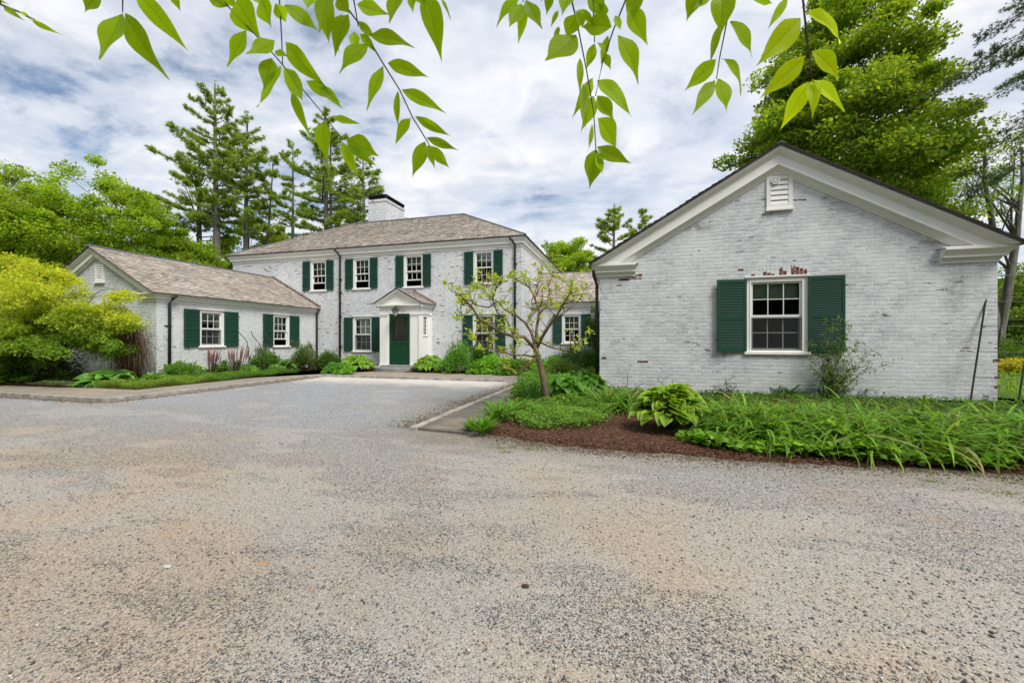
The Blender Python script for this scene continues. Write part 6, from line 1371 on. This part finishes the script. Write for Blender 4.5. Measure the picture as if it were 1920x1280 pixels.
def mul(rng, n):
    P = front; x = rng.uniform(-2.4, 5.4, n*2); y = rng.uniform(4.8, 7.6, n*2); k = inpoly(x, y, [(p[0], p[1]-.05*0) for p in front]+[(9.5, 8), (-1.9, 8)]); return x[k], y[k]
pebbles('bark_chips', 'brown bark chips lying on the mulch bed', 'bark chips', 16000, mul, (.006, .022), [(.09, .04, .025), (.14, .065, .04), (.05, .024, .016), (.22, .13, .08), (.07, .03, .02)], 2, .045, .3)
def rimf(rng, n):
    i = rng.integers(0, 9, n); t = rng.uniform(0, 1, n); a = np.array([front[k] for k in i]); b_ = np.array([front[k+1] for k in i]); p = a*(1-t[:, None])+b_*t[:, None]; return p[:, 0]+rng.normal(0, .06, n), p[:, 1]-np.abs(rng.normal(0, .16, n))
pebbles('bark_chips', 'brown bark crumbs washed out of the bed onto the gravel', 'bark chips', 7000, rimf, (.004, .014), [(.12, .06, .04), (.07, .035, .022), (.20, .13, .08), (.16, .13, .10)], 3, .003, .35)
def eds(rng, n):
    k = n//2; y = rng.uniform(5.4, 12, k); x = -3.1-np.abs(rng.normal(0, .22, k)); y2 = rng.uniform(5.9, 12, k); x2 = KX+.02+np.abs(rng.normal(0, .16, k)); x3 = rng.uniform(-14, -10.4, k//2); y3 = KY-.02-np.abs(rng.normal(0, .12, k//2)); return np.concatenate([x, x2, x3]), np.concatenate([y, y2, y3])
pebbles('leaf_litter', 'brown leaf litter gathered along the edging stones', 'leaf litter', 9000, eds, (.005, .022), [(.20, .11, .06), (.13, .075, .045), (.26, .17, .10), (.12, .14, .05)], 4, .003, .25)
# tiny weeds in the gravel before the bed
rng = np.random.default_rng(12); xs_, ys_ = [], []
for u, v, s_ in ((948, 848, .06), (1010, 838, .09), (990, 842, .07), (1228, 856, .05), (1295, 862, .05), (1455, 868, .05), (1745, 903, .05), (1880, 925, .10), (1900, 905, .1), (945, 840, .08)):
    p = G(u, v); k = int(900*s_); xs_ += list(rng.normal(p.x, s_, k)); ys_ += list(rng.normal(p.y, s_*.5, k))
n = len(xs_); az = rng.uniform(0, 6.28, n)
tag(leaves('weeds', leaf, np.stack([xs_, ys_, np.full(n, .002)], 1), np.stack([np.cos(az), np.sin(az), rng.uniform(.2, 1.2, n)], 1), unit(rng, n)+np.array([0, 0, 1.]), .022, .008, tint(rng, n, (.13, .20, .03), .3, .15), 'diamond'), 'small moss and weed patches in the gravel before the bed', 'weeds', kind='stuff')
def one(name, label, cat, u, v, s, col, seed, fl=.4):
    rr = random.Random(seed); p = G(u, v); bm_ = MB(); n = 9; rings = []
    for j, (zf, rf) in enumerate(((0, .7), (.35, 1), (.75, .8), (1, .3))): rings.append([(p.x+s*rf*math.cos(6.283*i/n)*rr.uniform(.75, 1.15), p.y+s*.55*rf*math.sin(6.283*i/n)*rr.uniform(.75, 1.15), s*fl*zf+rr.uniform(-.1, .1)*s*fl+.001) for i in range(n)])
    for a, b_ in zip(rings, rings[1:]):
        for i in range(n): j = (i+1) % n; bm_.poly([a[i], a[j], b_[j], b_[i]], col)
    bm_.poly(rings[-1], col); return tag(bm_.build(name), label, cat)
one('pine_cone', 'single dark brown crumpled cone lying on the gravel in the foreground', 'pine cone', 985, 1100, .026, twigm, 1, .55)
palestone = mat('pale_stone', flat((.5, .47, .42), .8, .2, .15, 30)); tanstone = mat('tan_stone', flat((.38, .24, .12), .85, .2, .25, 30))
one('stone', 'flat pale stone left of centre in the gravel', 'stone', 314, 1062, .030, palestone, 2, .25)
one('stone', 'flat orange tan stone sunk in the gravel below the middle of the court', 'stone', 495, 1056, .040, tanstone, 3, .08)
one('stone', 'small tan flake in the gravel right of the orange tan one', 'stone', 584, 1107, .016, tanstone, 5, .15)
# drop the helper-only 'dark' top-level leftovers
for o in list(COL.objects):
    if o.parent is None and 'kind' not in o and 'label' not in o: print('UNTAGGED', o.name)
